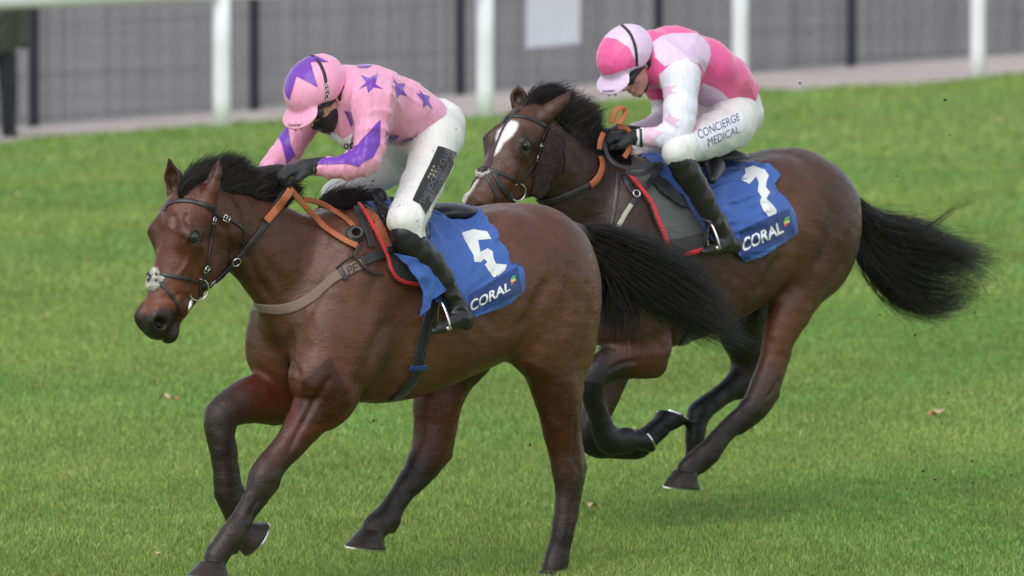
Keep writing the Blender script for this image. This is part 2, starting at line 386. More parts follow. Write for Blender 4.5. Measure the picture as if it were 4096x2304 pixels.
def build(name, layers, parent, mats, smooth=True, attrs=None):
    """one mesh out of several (V, F, material index) layers"""
    V = np.concatenate([np.asarray(l[0], float).reshape(-1, 3) for l in layers]); Fs = []; mi = []; k = 0
    for l in layers:
        Fs += [[int(i)+k for i in f] for f in l[1]]; mi += [l[2]]*len(l[1]); k += len(l[0])
    me = bpy.data.meshes.new(name); ln = np.array([len(f) for f in Fs], np.int32); fl = np.concatenate([np.array(f, np.int32) for f in Fs])
    used = np.zeros(len(V), bool); used[fl] = True
    if not used.all(): ix = np.cumsum(used)-1; fl = ix[fl].astype(np.int32); V = V[used]; attrs = None if attrs is None else attrs[used]
    me.vertices.add(len(V)); me.vertices.foreach_set('co', V.astype(np.float32).ravel()); me.loops.add(len(fl)); me.loops.foreach_set('vertex_index', fl)
    me.polygons.add(len(Fs)); me.polygons.foreach_set('loop_start', np.concatenate([[0], np.cumsum(ln)[:-1]]).astype(np.int32))
    me.polygons.foreach_set('material_index', np.array(mi, np.int32)); me.polygons.foreach_set('use_smooth', np.full(len(Fs), smooth, bool))
    me.update(calc_edges=True)
    if attrs is not None: set_attr(me, 'Col', attrs)
    o = bpy.data.objects.new(name, me); COL.objects.link(o)
    for m in mats: me.materials.append(m)
    if parent is not None: o.parent = parent
    return o
def tube(P, r, n=8, caps=True, flat=None):
    """round tube along points; r number or list"""
    P = np.asarray(P, float); m = len(P); r = np.broadcast_to(r, m); T = np.gradient(P, axis=0); T /= np.linalg.norm(T, axis=1)[:, None]+1e-12
    up = np.array([0, 0, 1.0]) if abs(T[0][2]) < .9 else np.array([1.0, 0, 0]); V = []; a = None
    for i in range(m):
        b = up-(up@T[i])*T[i]; b /= np.linalg.norm(b)+1e-12; up = b; c = np.cross(T[i], b)
        for j in range(n):
            an = 2*math.pi*j/n; V.append(P[i]+r[i]*(math.cos(an)*b+math.sin(an)*c))
    Fs = [[i*n+j, i*n+(j+1) % n, (i+1)*n+(j+1) % n, (i+1)*n+j] for i in range(m-1) for j in range(n)]
    if caps: Fs += [list(range(n))[::-1], list(range((m-1)*n, m*n))]
    return np.array(V), Fs
def ribbon(P, N, w, t):
    """a flat strap: P points, N normals of its outer side, w width, t thickness"""
    P = np.asarray(P, float); N = np.asarray(N, float); m = len(P); T = np.gradient(P, axis=0); T /= np.linalg.norm(T, axis=1)[:, None]+1e-12
    N = N-(N*T).sum(1)[:, None]*T; N /= np.linalg.norm(N, axis=1)[:, None]+1e-12; B = np.cross(T, N); w = np.broadcast_to(w, m)[:, None]
    prof = [(-.5, 0), (-.5, .75), (-.38, 1), (.38, 1), (.5, .75), (.5, 0)]; n = len(prof)
    V = np.stack([P+B*w*a+N*t*b for a, b in prof], 1).reshape(-1, 3)
    Fs = [[i*n+j, (i+1)*n+j, (i+1)*n+(j+1) % n, i*n+(j+1) % n] for i in range(m-1) for j in range(n)]+[list(range(n)), list(range((m-1)*n, m*n))[::-1]]
    return V, Fs
def strap(S, pts, w, t=.003, off=.001, n=7, miss=None):
    """a strap laid on a surface along photo points (x, y) or through free points (x, y, v)"""
    Pn = crom([p[:2] for p in pts], n); vs = [p[2] if len(p) > 2 else None for p in pts]; P, N = [], []
    L = len(pts)
    for i, (x, y) in enumerate(Pn):
        k = min(i/n, L-1.0); a = int(k); b = min(a+1, L-1); f = k-a
        free = vs[a] is not None and vs[b] is not None
        if free:
            v = vs[a]*(1-f)+vs[b]*f; p = S.fr.Q(x, y, v); nn = np.array([.45, .9, .1]); P.append(p); N.append(nn/np.linalg.norm(nn))
        else:
            h = S.hit(x, y)
            if h is None:
                if miss is None: continue
                P.append(S.fr.Q(x, y, miss)); N.append(np.array([.45, .87, .2])); continue
            P.append(h[0]+h[1]*off); N.append(h[1])
    P = np.array(P); N = np.array(N)
    for _ in range(2):
        if len(P) > 3: P[1:-1] = (P[:-2]+2*P[1:-1]+P[2:])/4; N[1:-1] = (N[:-2]+2*N[1:-1]+N[2:])/4
    return P, N, ribbon(P, N, w, t)
class Waves:
    """a cheap numpy noise: sums of warped waves"""
    def __init__(s, seed, n=10, freq=30, spread=.5):
        r = np.random.default_rng(seed); d = r.normal(size=(n, 3)); d /= np.linalg.norm(d, axis=1)[:, None]
        s.k = d*freq*np.exp(r.uniform(-spread, spread, n))[:, None]; s.p = r.uniform(0, 6.28, n); w = r.normal(size=(3, 3)); s.w = w/np.linalg.norm(w, axis=1)[:, None]*freq*.35; s.wp = r.uniform(0, 6.28, 3); s.f = freq
    def __call__(s, P, ridge=True):
        P = P+np.sin(P@s.w.T+s.wp)*(1.1/s.f); A = P@s.k.T+s.p
        v = (1-np.abs(np.sin(A))*2) if ridge else np.sin(A)
        return v.sum(1)/math.sqrt(len(s.p))
class Folds:
    """long cloth folds: ridges running along one direction, broken up by a slow noise"""
    def __init__(s, seed, n=5, freq=90, spread=.35, axis=(0, 0, 1), keep=.25):
        r = np.random.default_rng(seed); a = np.array(axis, float); a /= np.linalg.norm(a); d = r.normal(size=(n, 3)); d = d-(d@a)[:, None]*a*(1-keep); d /= np.linalg.norm(d, axis=1)[:, None]
        s.k = d*freq*np.exp(r.uniform(-spread, spread, n))[:, None]; s.p = r.uniform(0, 6.28, n); s.m = Waves(seed+5, 6, freq*.28, .4); s.w = Waves(seed+9, 4, freq*.22, .3); s.w2 = Waves(seed+10, 4, freq*.22, .3)
    def __call__(s, P):
        P = P+np.stack([s.w(P, False), s.w2(P, False), s.w(P[:, ::-1], False)], 1)*(.9/np.linalg.norm(s.k[0]))
        A = P@s.k.T+s.p; v = np.clip(1-np.sqrt(np.sin(A)**2+.02), 0, 1)**1.6; g = np.clip(s.m(P, False)*.6+.55, 0, 1.6)
        return (v.max(1)*1.5-.35)*g
def blob_cloth(B, amp=.004, seed=1, freq=40, mask=None, extra=None, axis=None):
    me = B.mesh('tmp'); V = B.V.copy(); n = np.zeros(len(V)*3, np.float32); me.vertices.foreach_get('normal', n); N = n.reshape(-1, 3); bpy.data.meshes.remove(me)
    ax = (.3, .2, 1) if axis is None else axis
    w = 1.3*Folds(seed, 1, freq*.45, .3, ax)(V)+.9*Folds(seed+3, 1, freq*.62, .4, (.7, .5, .6))(V)+.35*Folds(seed+6, 2, freq*1.1, .4, ax)(V)+.3*Waves(seed+2, 5, freq*.25, .3)(V, False)
    a = amp if mask is None else amp*mask(V)
    d = w*a
    if extra is not None: d = d+extra(V)
    return V+N*np.asarray(d)[:, None], [tuple(q) for q in B.quads.tolist()]
# ---------------------------------------------------------------- hair
def hair(name, guides, n, parent, m, r=.0011, spread=.012, curl=.006, seed=1, tipcut=(.75, 1.0), seg=14, pairs=None, flyaway=.04, fray=1.0):
    """guides: rows of polylines; every strand runs between two neighbouring guides"""
    R = np.random.default_rng(seed); G = np.array([crom(g, 8)[np.linspace(0, (len(g)-1)*8, seg+1).astype(int)] for g in guides]); k = len(G)
    a = R.uniform(0, k-1.0001, n) if pairs is None else None
    i = np.floor(a).astype(int); f = (a-i)[:, None, None]; L = R.uniform(*tipcut, n)
    base = G[i]*(1-f)+G[i+1]*f                                   # n, seg+1, 3
    t = np.linspace(0, 1, seg+1)
    # shorten
    idx = L[:, None]*t[None, :]*seg; lo = np.clip(np.floor(idx).astype(int), 0, seg-1); fr_ = (idx-lo)[..., None]
    base = np.take_along_axis(base, np.repeat(lo[..., None], 3, 2), 1)*(1-fr_)+np.take_along_axis(base, np.repeat((lo+1)[..., None], 3, 2), 1)*fr_
    off = R.normal(size=(n, 1, 3))*spread*(.35+.65*t[None, :, None]*fray)
    fly = (R.random(n) < flyaway)[:, None, None]*R.normal(size=(n, 1, 3))*spread*3.0*(t**2)[None, :, None]
    ph = R.uniform(0, 6.28, (n, 1, 3)); fq = R.uniform(2, 6, (n, 1, 3)); wob = np.sin(ph+fq*t[None, :, None]*2)*curl*t[None, :, None]
    cl = R.normal(size=(90, 3)); ci = R.integers(0, 90, n); clump = cl[ci][:, None, :]*spread*1.35*(t**1.5)[None, :, None]
    P = base+off+fly+wob+clump
    T = np.gradient(P, axis=1); T /= np.linalg.norm(T, axis=2, keepdims=True)+1e-9
    U = np.cross(T, np.array([.31, .52, .79])); U /= np.linalg.norm(U, axis=2, keepdims=True)+1e-9; W = np.cross(T, U)
    rr = (r*R.uniform(.6, 1.3, (n, 1))*(1-.8*t[None, :]**2))[..., None]; V = []
    for j in range(3):
        an = 2*math.pi*j/3; V.append(P+rr*(math.cos(an)*U+math.sin(an)*W))
    V = np.stack(V, 2).reshape(-1, 3); sN = (seg+1)*3; b = (np.arange(n)*sN)[:, None, None]; s_ = (np.arange(seg)*3)[None, :, None]; j = np.arange(3)[None, None, :]; j2 = (j+1) % 3
    F4 = np.stack([b+s_+j, b+s_+j2, b+s_+3+j2, b+s_+3+j], -1).reshape(-1, 4)
    me = mesh_np(name, V, F4); return link(name, me, parent, [m])
def horse_one():
    fr = Frame(1740, 30.0); Q = fr.Q; S = 1018.0
    B = Blob((-1.0, -.45, -.06), (1.75, .45, 1.95), .0062)
    trunk(B, Q, lambda x, y: (x, y, 0.0), [CLIP])
    mir = lambda p: np.array([p[0], -p[1], p[2]])
    # haunches
    for g in (1, -1):
        f = (lambda p: p) if g == 1 else mir
        B.ell(f(Q(2180, 1150, .13)), (.235, .15, .29), .08, CLIP)
        if g == 1: B.ell(Q(2238, 1300, .13), (.178, .125, .28), .08, CLIP)
        else: B.ell(f(Q(2210, 1210, .13)), (.17, .125, .20), .08, CLIP)
        B.ell(f(Q(2015, 925, .14)), (.09, .07, .06), .10, CLIP)
        if g == 1: B.ell(Q(2150, 1375, .16), (.11, .09, .14), .07, CLIP)
        # shoulders and breast
        B.ell(f(Q(1380, 1190, .13)), (.17, .10, .33), .12, CLIP, rot=[[math.cos(.42), 0, math.sin(.42)], [0, 1, 0], [-math.sin(.42), 0, math.cos(.42)]])
        B.ell(f(Q(1390, 1400, .18)), (.17, .085, .17), .06, CLIP)
        B.ell(f(Q(1268, 1370, .11)), (.10, .11, .19), .05, CLIP)
    B.cap(Q(1160, 1330, .0), Q(1195, 1500, .0), .016, .02, .04, None, op='sub')
    # neck
    neck = [(Q(868, 880), .13), (Q(930, 916), .147), (Q(1030, 968), .166), (Q(1130, 1036), .19), (Q(1250, 1110), .225), (Q(1370, 1180), .29)]
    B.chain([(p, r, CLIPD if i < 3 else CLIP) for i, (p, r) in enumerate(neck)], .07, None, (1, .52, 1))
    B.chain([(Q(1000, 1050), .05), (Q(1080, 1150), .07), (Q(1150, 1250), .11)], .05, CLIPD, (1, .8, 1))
    B.cap(Q(1000, 985, .1), Q(1180, 1160, .13), .010, .018, .05, None, op='sub')
    # head
    d = np.array([-.30, -.93, .20]); f = np.array([-.63, .34, .70])
    HS = (1.0, 1.28, 1.12); dl, fl, ll, ho = head_frame(fr, d, f, (.40, .075*1.28, 0), (619, 1113), 1052)
    H = SubFrame(ho, [dl, fl, ll], HS)
    HR = (.105, .030, .013)
    head(B, H, [(1, (832, 792, .08), (860, 720, .1), (883, 620, .10), (-.9, .1, .35)),
                (-1, (712, 800, -.07), (680, 700, -.08), (675, 626, -.06), (-.2, .1, 1))], (HR, (.055, .024, .015), (.016, .012, .012)), fr)
    shoes = []
    # near fore: the leading leg
    limb(B, fr, S, [(1270, 1500, .15, 118, CLIP), (1312, 1575, .15, 112, RED), (1236, 1668, .14, 78, RED), (1164, 1772, .13, 58, (.06, .028, .018)), (1094, 1850, .12, 51, DK), (1055, 1912, .12, 56, GREYB),
                    (1026, 1985, .11, 41, DK), (984, 2048, .10, 34, DK), (957, 2097, .10, 36, DK), (925, 2142, .10, 42, GREYB), (882, 2200, .09, 37, DK), (862, 2236, .09, 42, DK)])
    B.cap(Q(1375, 1590, .15), Q(1310, 1650, .14), .06, .05, .04, RED, (1, .8, 1))
    B.cap(Q(985, 1985, .11), Q(965, 2105, .10), .012, .014, .02, None)
    B.cap(Q(1085, 1935, .12), Q(1065, 1960, .12), .03, .025, .02, DK)
    B.cap(Q(945, 2170, .10), Q(935, 2195, .10), .026, .02, .02, DK)
    hoof(B, fr, S, (850, 2250, .09), (758, 2306, .12), (905, 2318, .07), 50, GREYB, .062, shoes)
    # far fore: folded under
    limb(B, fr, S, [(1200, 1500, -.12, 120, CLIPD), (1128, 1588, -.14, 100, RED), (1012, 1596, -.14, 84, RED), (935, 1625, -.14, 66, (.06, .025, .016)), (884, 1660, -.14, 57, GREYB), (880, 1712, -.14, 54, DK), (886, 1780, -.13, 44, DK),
                    (898, 1860, -.13, 42, DK), (906, 1920, -.13, 44, DK), (916, 1975, -.13, 50, DK), (938, 2040, -.12, 40, DK), (962, 2095, -.12, 42, DK)])
    B.cap(Q(918, 1780, -.13), Q(930, 1910, -.13), .026, .024, .02, RED)
    B.cap(Q(945, 1965, -.13), Q(960, 1990, -.13), .032, .025, .02, DK)
    hoof(B, fr, S, (958, 2120, -.12), (992, 2222, -.09), (1050, 2085, -.15), 46, GREYB, .062, shoes)
    # near hind
    limb(B, fr, S, [(2208, 1430, .15, 122, CLIP), (2225, 1540, .15, 104, (.07, .03, .018)), (2236, 1640, .15, 80, (.07, .026, .015)), (2245, 1735, .14, 68, (.07, .026, .014)), (2262, 1815, .13, 62, (.06, .024, .015)), (2272, 1880, .13, 60, (.045, .024, .018)), (2273, 1960, .13, 48, DK),
                    (2266, 2035, .13, 44, (.05, .024, .018)), (2252, 2120, .13, 42, DK), (2234, 2200, .12, 40, DK), (2228, 2240, .12, 43, DK), (2205, 2285, .12, 38, DK)], .03, .8)
    B.chain([(Q(2290, 1560, .13), .045, RED), (Q(2300, 1700, .12), .02, RED), (Q(2316, 1830, .12), .022, DK), (Q(2318, 1868, .12), .030, DK), (Q(2298, 1960, .12), .024, DK), (Q(2285, 2080, .12), .018, DK)], .03)
    hoof(B, fr, S, (2198, 2290, .12), (2140, 2345, .13), (2240, 2345, .11), 44, GREYB, .058, shoes)
    # far hind
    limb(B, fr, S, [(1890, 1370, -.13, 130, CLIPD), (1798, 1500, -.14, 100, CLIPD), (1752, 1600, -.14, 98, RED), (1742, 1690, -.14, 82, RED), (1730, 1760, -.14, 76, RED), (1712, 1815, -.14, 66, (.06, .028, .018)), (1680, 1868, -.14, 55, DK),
                    (1622, 1952, -.13, 43, DK), (1570, 2030, -.13, 40, DK), (1543, 2075, -.13, 47, DK), (1512, 2098, -.12, 42, DK), (1494, 2120, -.12, 44, DK)], .03, .8)
    B.chain([(Q(1800, 1650, -.14), .03, RED), (Q(1788, 1770, -.14), .026, RED), (Q(1774, 1815, -.14), .034, RED), (Q(1720, 1880, -.14), .03, DK), (Q(1660, 1950, -.13), .02, DK)], .03)
    B.cap(Q(1570, 2090, -.13), Q(1565, 2115, -.13), .025, .018, .02, DK)
    hoof(B, fr, S, (1487, 2122, -.12), (1395, 2188, -.09), (1528, 2196, -.15), 47, GREYB, .062, shoes)
    # sheath between the hind legs, dock of the tail
    B.ell(Q(1960, 1385, 0), (.13, .06, .045), .05, DK)
    B.cap(Q(2270, 930, 0), Q(2360, 950, 0), .05, .035, .04, DK)
    return fr, B, H, shoes
def head_frame(fr, d, f, anchor, apx, S):
    d = d/np.linalg.norm(d); f = f-(f@d)*d; f /= np.linalg.norm(f)
    L3 = lambda w: img_dir(fr, *w)
    dl, fl = L3(d), L3(f); ll = np.cross(dl, fl); 
    if ll[1] < 0: ll = -ll
    # keep the head's origin on the neck's middle plane
    off = anchor[0]*d+anchor[1]*f
    o = fr.Q(apx[0]-off[0]*S, apx[1]+off[1]*S, 0.0)
    for _ in range(4):
        P = fr.px(o+anchor[0]*dl+anchor[1]*fl)[0]; e = np.array(apx)-P; q = fr.px(o)[0]+e; o = fr.Q(q[0], q[1], 0.0)
    return dl, fl, ll, o
def horse_two():
    fr = Frame(2865, 32.6); Q = fr.Q; S = 937.0
    mp = lambda x, y: (2330+(x-1160)*.902, 590+(y-810)*.92+(2040-x)*.12+max(0, x-2060)*.10, 0.0)
    q = lambda x, y, v=0: Q(*mp(x, y)[:2], 0) if v == 0 else qv(x, y, v)
    def qv(x, y, v):      # the same place on the body as in the first horse's picture
        p0 = F1.Q(x, y, v); p1 = F1.px(np.array([p0[0], 0, p0[2]]))[0]; r = Q(*mp(*p1)[:2], 0); r[1] = v; return r
    B = Blob((-1.05, -.45, .05), (1.5, .45, 2.0), .0062)
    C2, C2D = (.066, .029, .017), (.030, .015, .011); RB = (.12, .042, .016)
    trunk(B, Q, mp, [C2])
    for g in (1, -1):
        f = (lambda p: p) if g == 1 else (lambda p: np.array([p[0], -p[1], p[2]]))
        B.ell(f(qv(2170, 1170, .13)), (.235, .145, .25), .08, C2)
        B.ell(f(qv(2195, 1250, .13)), (.18, .12, .21), .08, C2)
        B.ell(f(qv(2015, 925, .14)), (.09, .07, .06), .10, C2)
        B.ell(f(qv(2140, 1360, .15)), (.13, .09, .15), .07, (.11, .05, .03))
        B.ell(f(qv(1380, 1190, .13)), (.17, .10, .33), .12, C2)
        B.ell(f(qv(1390, 1400, .18)), (.17, .085, .17), .06, C2)
        B.ell(f(qv(1268, 1370, .11)), (.10, .11, .19), .05, C2)
    neck = [(Q(2160, 585), .145), (Q(2225, 665), .165), (Q(2300, 745), .19), (Q(2390, 820), .22), (Q(2480, 880), .265), (Q(2560, 940), .30)]
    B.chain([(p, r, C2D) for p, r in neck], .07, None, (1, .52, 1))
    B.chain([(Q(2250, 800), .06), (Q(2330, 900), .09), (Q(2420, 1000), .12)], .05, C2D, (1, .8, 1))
    d = np.array([-.47, -.74, .48]); f = np.array([-.46, .58, .67])
    HS = (1.0, 1.22, 1.04); dl, fl, ll, ho = head_frame(fr, d, f, (.40, .075*1.22, 0), (1934, 690), 960)
    H = SubFrame(ho, [dl, fl, ll], HS)
    head(B, H, [(1, (2185, 455, .07), (2235, 405, .09), (2290, 362, .1), (-.7, .6, .4)),
                (-1, (2080, 450, -.07), (2068, 385, -.08), (2073, 335, -.06), (-.2, .1, 1))], ((.085, .032, .017), C2, BLK), fr)
    shoes = []
    # near fore, folded, forearm level
    limb(B, fr, S, [(2580, 1330, .14, 100, C2), (2590, 1402, .15, 86, (.1, .035, .02)), (2520, 1422, .15, 82, RED), (2450, 1452, .15, 62, DK), (2388, 1485, .15, 50, DK), (2366, 1525, .15, 46, BLK),
                    (2372, 1580, .14, 39, BLK), (2392, 1655, .13, 37, BLK), (2412, 1720, .12, 40, BLK), (2438, 1762, .12, 47, BLK), (2480, 1765, .12, 42, BLK), (2515, 1760, .12, 44, BLK)])
    B.cap(Q(2620, 1470, .15), Q(2560, 1470, .15), .045, .035, .03, (.05, .025, .018))
    hoof(B, fr, S, (2512, 1760, .12), (2596, 1806, .11), (2560, 1716, .13), 44, BLK, .058, shoes)
    # far fore, folded further back
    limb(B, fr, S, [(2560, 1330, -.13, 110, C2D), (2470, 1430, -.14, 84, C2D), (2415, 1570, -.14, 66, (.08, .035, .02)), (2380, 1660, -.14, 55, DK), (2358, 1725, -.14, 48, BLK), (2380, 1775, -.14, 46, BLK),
                    (2440, 1788, -.15, 38, BLK), (2500, 1790, -.15, 38, BLK), (2555, 1780, -.15, 46, BLK), (2610, 1735, -.15, 37, BLK), (2648, 1705, -.15, 38, BLK)])
    hoof(B, fr, S, (2646, 1706, -.15), (2744, 1692, -.14), (2638, 1638, -.16), 50, BLK, .06, shoes)
    # near hind
    limb(B, fr, S, [(3190, 1185, .15, 98, C2), (3143, 1280, .15, 74, RB), (3114, 1350, .15, 62, RB), (3095, 1430, .15, 52, RB), (3070, 1505, .15, 52, (.07, .03, .018)), (3046, 1575, .15, 53, (.05, .026, .018)), (3004, 1640, .15, 46, DK),
                    (2932, 1698, .14, 36, DK), (2878, 1752, .14, 36, DK), (2832, 1812, .14, 43, DK), (2784, 1848, .13, 38, DK), (2750, 1880, .13, 41, DK)], .03, .8)
    B.chain([(Q(3130, 1420, .15), .03, DK), (Q(3105, 1530, .14), .022, BLK), (Q(3088, 1578, .14), .030, BLK), (Q(3030, 1650, .14), .03, DK), (Q(2960, 1715, .14), .02, DK)], .03)
    B.cap(Q(2815, 1850, .14), Q(2805, 1872, .14), .024, .018, .02, BLK)
    hoof(B, fr, S, (2742, 1888, .13), (2664, 1948, .15), (2790, 1955, .10), 45, GREYB, .06, shoes)
    # far hind
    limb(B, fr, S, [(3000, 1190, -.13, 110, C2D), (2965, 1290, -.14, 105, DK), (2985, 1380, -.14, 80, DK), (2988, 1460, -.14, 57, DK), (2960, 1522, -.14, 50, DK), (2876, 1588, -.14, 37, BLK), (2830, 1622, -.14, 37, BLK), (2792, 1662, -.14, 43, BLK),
                    (2782, 1730, -.13, 34, BLK), (2776, 1790, -.13, 32, BLK)], .03, .8)
    B.cap(Q(3002, 1510, -.13), Q(2960, 1570, -.13), .03, .024, .03, BLK)
    hoof(B, fr, S, (2778, 1795, -.13), (2755, 1868, -.12), (2830, 1872, -.14), 36, BLK, .05, shoes)
    B.ell(qv(1960, 1385, 0), (.13, .06, .045), .05, BLK)
    return fr, B, H, shoes
def seg_dist(P, path, par=False):
    """distance of picture points to a polyline"""
    D = np.full(len(P), 1e9); path = np.array(path, float)
    T = np.zeros(len(P)); n = len(path)-1
    for i, (a, b) in enumerate(zip(path[:-1], path[1:])):
        ab = b-a; t = np.clip(((P-a)@ab)/(ab@ab), 0, 1); e = np.linalg.norm(P-a-t[:, None]*ab, axis=1); T = np.where(e < D, (i+t)/n, T); D = np.minimum(D, e)
    return (D, T) if par else D
def inside(P, poly):
    c = np.zeros(len(P), bool); poly = np.array(poly, float); n = len(poly)
    for i in range(n):
        a, b = poly[i], poly[i-1]
        if a[1] == b[1]: continue
        k = ((a[1] > P[:, 1]) != (b[1] > P[:, 1])) & (P[:, 0] < (b[0]-a[0])*(P[:, 1]-a[1])/(b[1]-a[1])+a[0]); c ^= k
    return c
def poly_mask(P, poly, soft=6):
    d = seg_dist(P, list(poly)+[poly[0]]); d = np.where(inside(P, poly), d, -d); return np.clip(d/soft*.5+.5, 0, 1)
def finish_body(fr, B, root, m, grooves=(), marks=(), both=True, head=None, hmarks=()):
    me = B.mesh('body'); V = B.V.copy(); n = np.zeros(len(V)*3, np.float32); me.vertices.foreach_get('normal', n); N = n.reshape(-1, 3).astype(float); bpy.data.meshes.remove(me)
    C = B.colors(V); A = V*[1, 0, 1]+np.abs(V)*[0, 1, 0]; PX = fr.px(V); PM = fr.px(A); NA = N.copy(); NA[:, 1] *= np.where(V[:, 1] < 0, -1, 1)
    cd = fr.R@AX_F; face = np.clip(-(NA@cd)*2.2, 0, 1); facen = np.clip(-(N@cd)*2.2, 0, 1)
    d = np.zeros(len(V))
    for path, w, dep, side in grooves:
        P, fc = (PM, face) if side == 'b' else (PX, facen*(V[:, 1] > -.02))
        r, tt = seg_dist(P, path, True); tp = np.clip(np.minimum(tt, 1-tt)/.22, 0, 1); tp = tp*tp*(3-2*tp)
        d += fc*tp*(-dep*np.exp(-(r/w)**2)+dep*.22*np.exp(-((r-2.1*w)/(1.2*w))**2))
    tr = np.clip((V[:, 2]-.75)/.1, 0, 1)
    d += tr*.0022*Waves(31, 9, 26, .4)(V, False)+.0011*Waves(33, 9, 75, .5)(V, False)
    V = V+N*d[:, None]
    for poly, col, soft, side, am in marks:
        P, ok = (PM, face > .02) if side == 'b' else (PX, (V[:, 1] > -.03) & (facen > .02))
        if side == 'h': ok = facen > -1
        k = (poly_mask(P, poly, soft)*ok*am)[:, None]; C = C*(1-k)+np.array(col)*k
    o = build('body', [(V, B.quads.tolist(), 0)], root, [m], attrs=C)
    return o, Surf(fr, V, B.quads.tolist())
coat1 = coat_material('bay_coat'); coat2 = coat_material('dark_bay_coat', .40)
F1, B1, H1, SH1 = horse_one()
R1 = empty('horse', F1.M); tag(R1, 'bright bay racehorse in front with a fleece noseband and blue number five cloth', 'horse', 'galloping racehorses')
G1 = [([(1579, 1240), (1511, 1352), (1449, 1507), (1418, 1588)], 24, .010, 'b'), ([(1164, 1300), (1163, 1440), (1205, 1520)], 12, .012, 'n'), ([(945, 960), (997, 1040), (1040, 1120), (1085, 1215)], 16, .012, 'b'),
      ([(1385, 960), (1300, 1120), (1215, 1280), (1180, 1400)], 26, .008, 'b'), ([(1560, 1010), (1500, 1130), (1470, 1260)], 24, .005, 'b'), ([(2060, 1330), (2107, 1277), (2151, 1197), (2210, 1080)], 24, .011, 'b'),
      ([(2373, 1150), (2348, 1308), (2315, 1449), (2306, 1565)], 20, .006, 'b'), ([(2290, 1000), (2270, 1180), (2240, 1380)], 20, .006, 'b'), ([(1040, 1985), (1008, 2040), (985, 2095)], 9, .005, 'n'), ([(1289, 1529), (1240, 1640), (1185, 1743), (1140, 1840)], 12, .007, 'n'),
      ([(1330, 1490), (1290, 1560), (1255, 1620)], 14, .006, 'n'), ([(2306, 1640), (2296, 1760), (2300, 1840), (2318, 1900)], 9, .009, 'n'), ([(2290, 1980), (2280, 2100), (2262, 2190)], 8, .005, 'n'), ([(860, 850), (905, 920), (926, 990), (922, 1075), (905, 1110)], 10, .009, 'n'),
      ([(812, 985), (778, 1080), (742, 1170)], 16, .006, 'n'), ([(765, 1000), (745, 1060), (700, 1120)], 9, -.005, 'n'), ([(640, 1180), (690, 1200), (730, 1160)], 10, .005, 'n'), ([(700, 800), (690, 850), (640, 930)], 18, -.003, 'n'), ([(745, 850), (740, 880), (760, 900)], 9, .006, 'n'), ([(1590, 1300), (1640, 1420), (1720, 1500)], 40, -.004, 'b'), ([(1870, 1180), (1960, 1280), (2060, 1330)], 30, .005, 'b'),
      ([(1110, 900), (1230, 1000), (1330, 1080)], 40, .006, 'b'), ([(1790, 1650), (1782, 1760), (1755, 1840)], 9, .008, 'n')]
MK1 = [([(1324, 1426), (1350, 1520), (1380, 1600), (1370, 1640), (1280, 1730), (1120, 1850), (1040, 1850), (1136, 1743), (1222, 1576), (1236, 1538), (1282, 1490)], (.090, .020, .007), 50, 'n', .7), ([(1324, 1426), (1358, 1500), (1403, 1598), (1400, 1640), (1300, 1700), (1190, 1690), (1202, 1556), (1206, 1528), (1282, 1460)], (.042, .009, .003), 4, 'n', .9),
      ([(2100, 1440), (2182, 1478), (2250, 1516), (2292, 1582), (2305, 1640), (2320, 1760), (2180, 1850), (2110, 1600)], (.058, .013, .005), 4, 'n', .85),
      ([(692, 868), (704, 880), (700, 905), (690, 915), (680, 900), (682, 880)], (.38, .30, .28), 7, 'h', .6), ([(650, 900), (760, 860), (800, 1000), (700, 1180), (600, 1240), (610, 1050)], (.125, .034, .011), 60, 'h', .6), ([(566, 1250), (583, 1180), (644, 1141), (732, 1185), (721, 1240), (682, 1235), (632, 1235), (594, 1257)], (.15, .052, .022), 14, 'h', .8), ([(560, 1262), (600, 1262), (640, 1238), (705, 1245), (728, 1290), (720, 1350), (640, 1375), (585, 1330)], (.012, .010, .010), 10, 'h', .8),
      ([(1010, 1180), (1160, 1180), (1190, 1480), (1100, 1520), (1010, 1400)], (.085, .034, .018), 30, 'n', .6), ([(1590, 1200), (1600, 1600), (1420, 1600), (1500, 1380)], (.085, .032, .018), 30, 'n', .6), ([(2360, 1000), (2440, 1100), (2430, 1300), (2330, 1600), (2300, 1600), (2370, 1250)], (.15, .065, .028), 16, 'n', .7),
      ([(740, 955), (790, 922), (818, 945), (800, 975), (760, 978)], (.012, .010, .010), 8, 'n', .9)]
body1, S1 = finish_body(F1, B1, R1, coat1, G1, MK1)
F2, B2, H2, SH2 = horse_two()
R2 = empty('horse', F2.M); tag(R2, 'dark bay racehorse behind with a white blaze and blue number seven cloth', 'horse', 'galloping racehorses')
q2 = lambda L, x0, y0, s: [(x0+x*s, y0+y*s) for x, y in L]
G2 = [(q2([(945, 80), (945, 250), (925, 350)], 2280, 1250, .428), 12, .010, 'b'), ([(3120, 1010), (3090, 1070), (3060, 1130), (3030, 1180)], 14, .012, 'b'), ([(3390, 900), (3370, 1050), (3290, 1180)], 14, .008, 'b'), ([(3280, 760), (3330, 860), (3300, 1000), (3230, 1120)], 22, .007, 'b'),
      ([(3120, 1500), (3095, 1560), (3060, 1600)], 9, .006, 'n'), ([(2560, 1440), (2480, 1455), (2420, 1490)], 10, .006, 'n'), ([(3150, 900), (3200, 1000), (3180, 1100)], 30, .006, 'b'), ([(2620, 1130), (2600, 1260), (2580, 1340)], 22, .008, 'b'),
      ([(2245, 560), (2330, 690), (2400, 800)], 16, .006, 'b'), ([(2480, 1000), (2520, 1150), (2500, 1280)], 30, -.006, 'b'), ([(2110, 620), (2080, 690), (2060, 760)], 14, .005, 'n')]
z5_ = lambda L: q2(L, 1800, 300, .414)
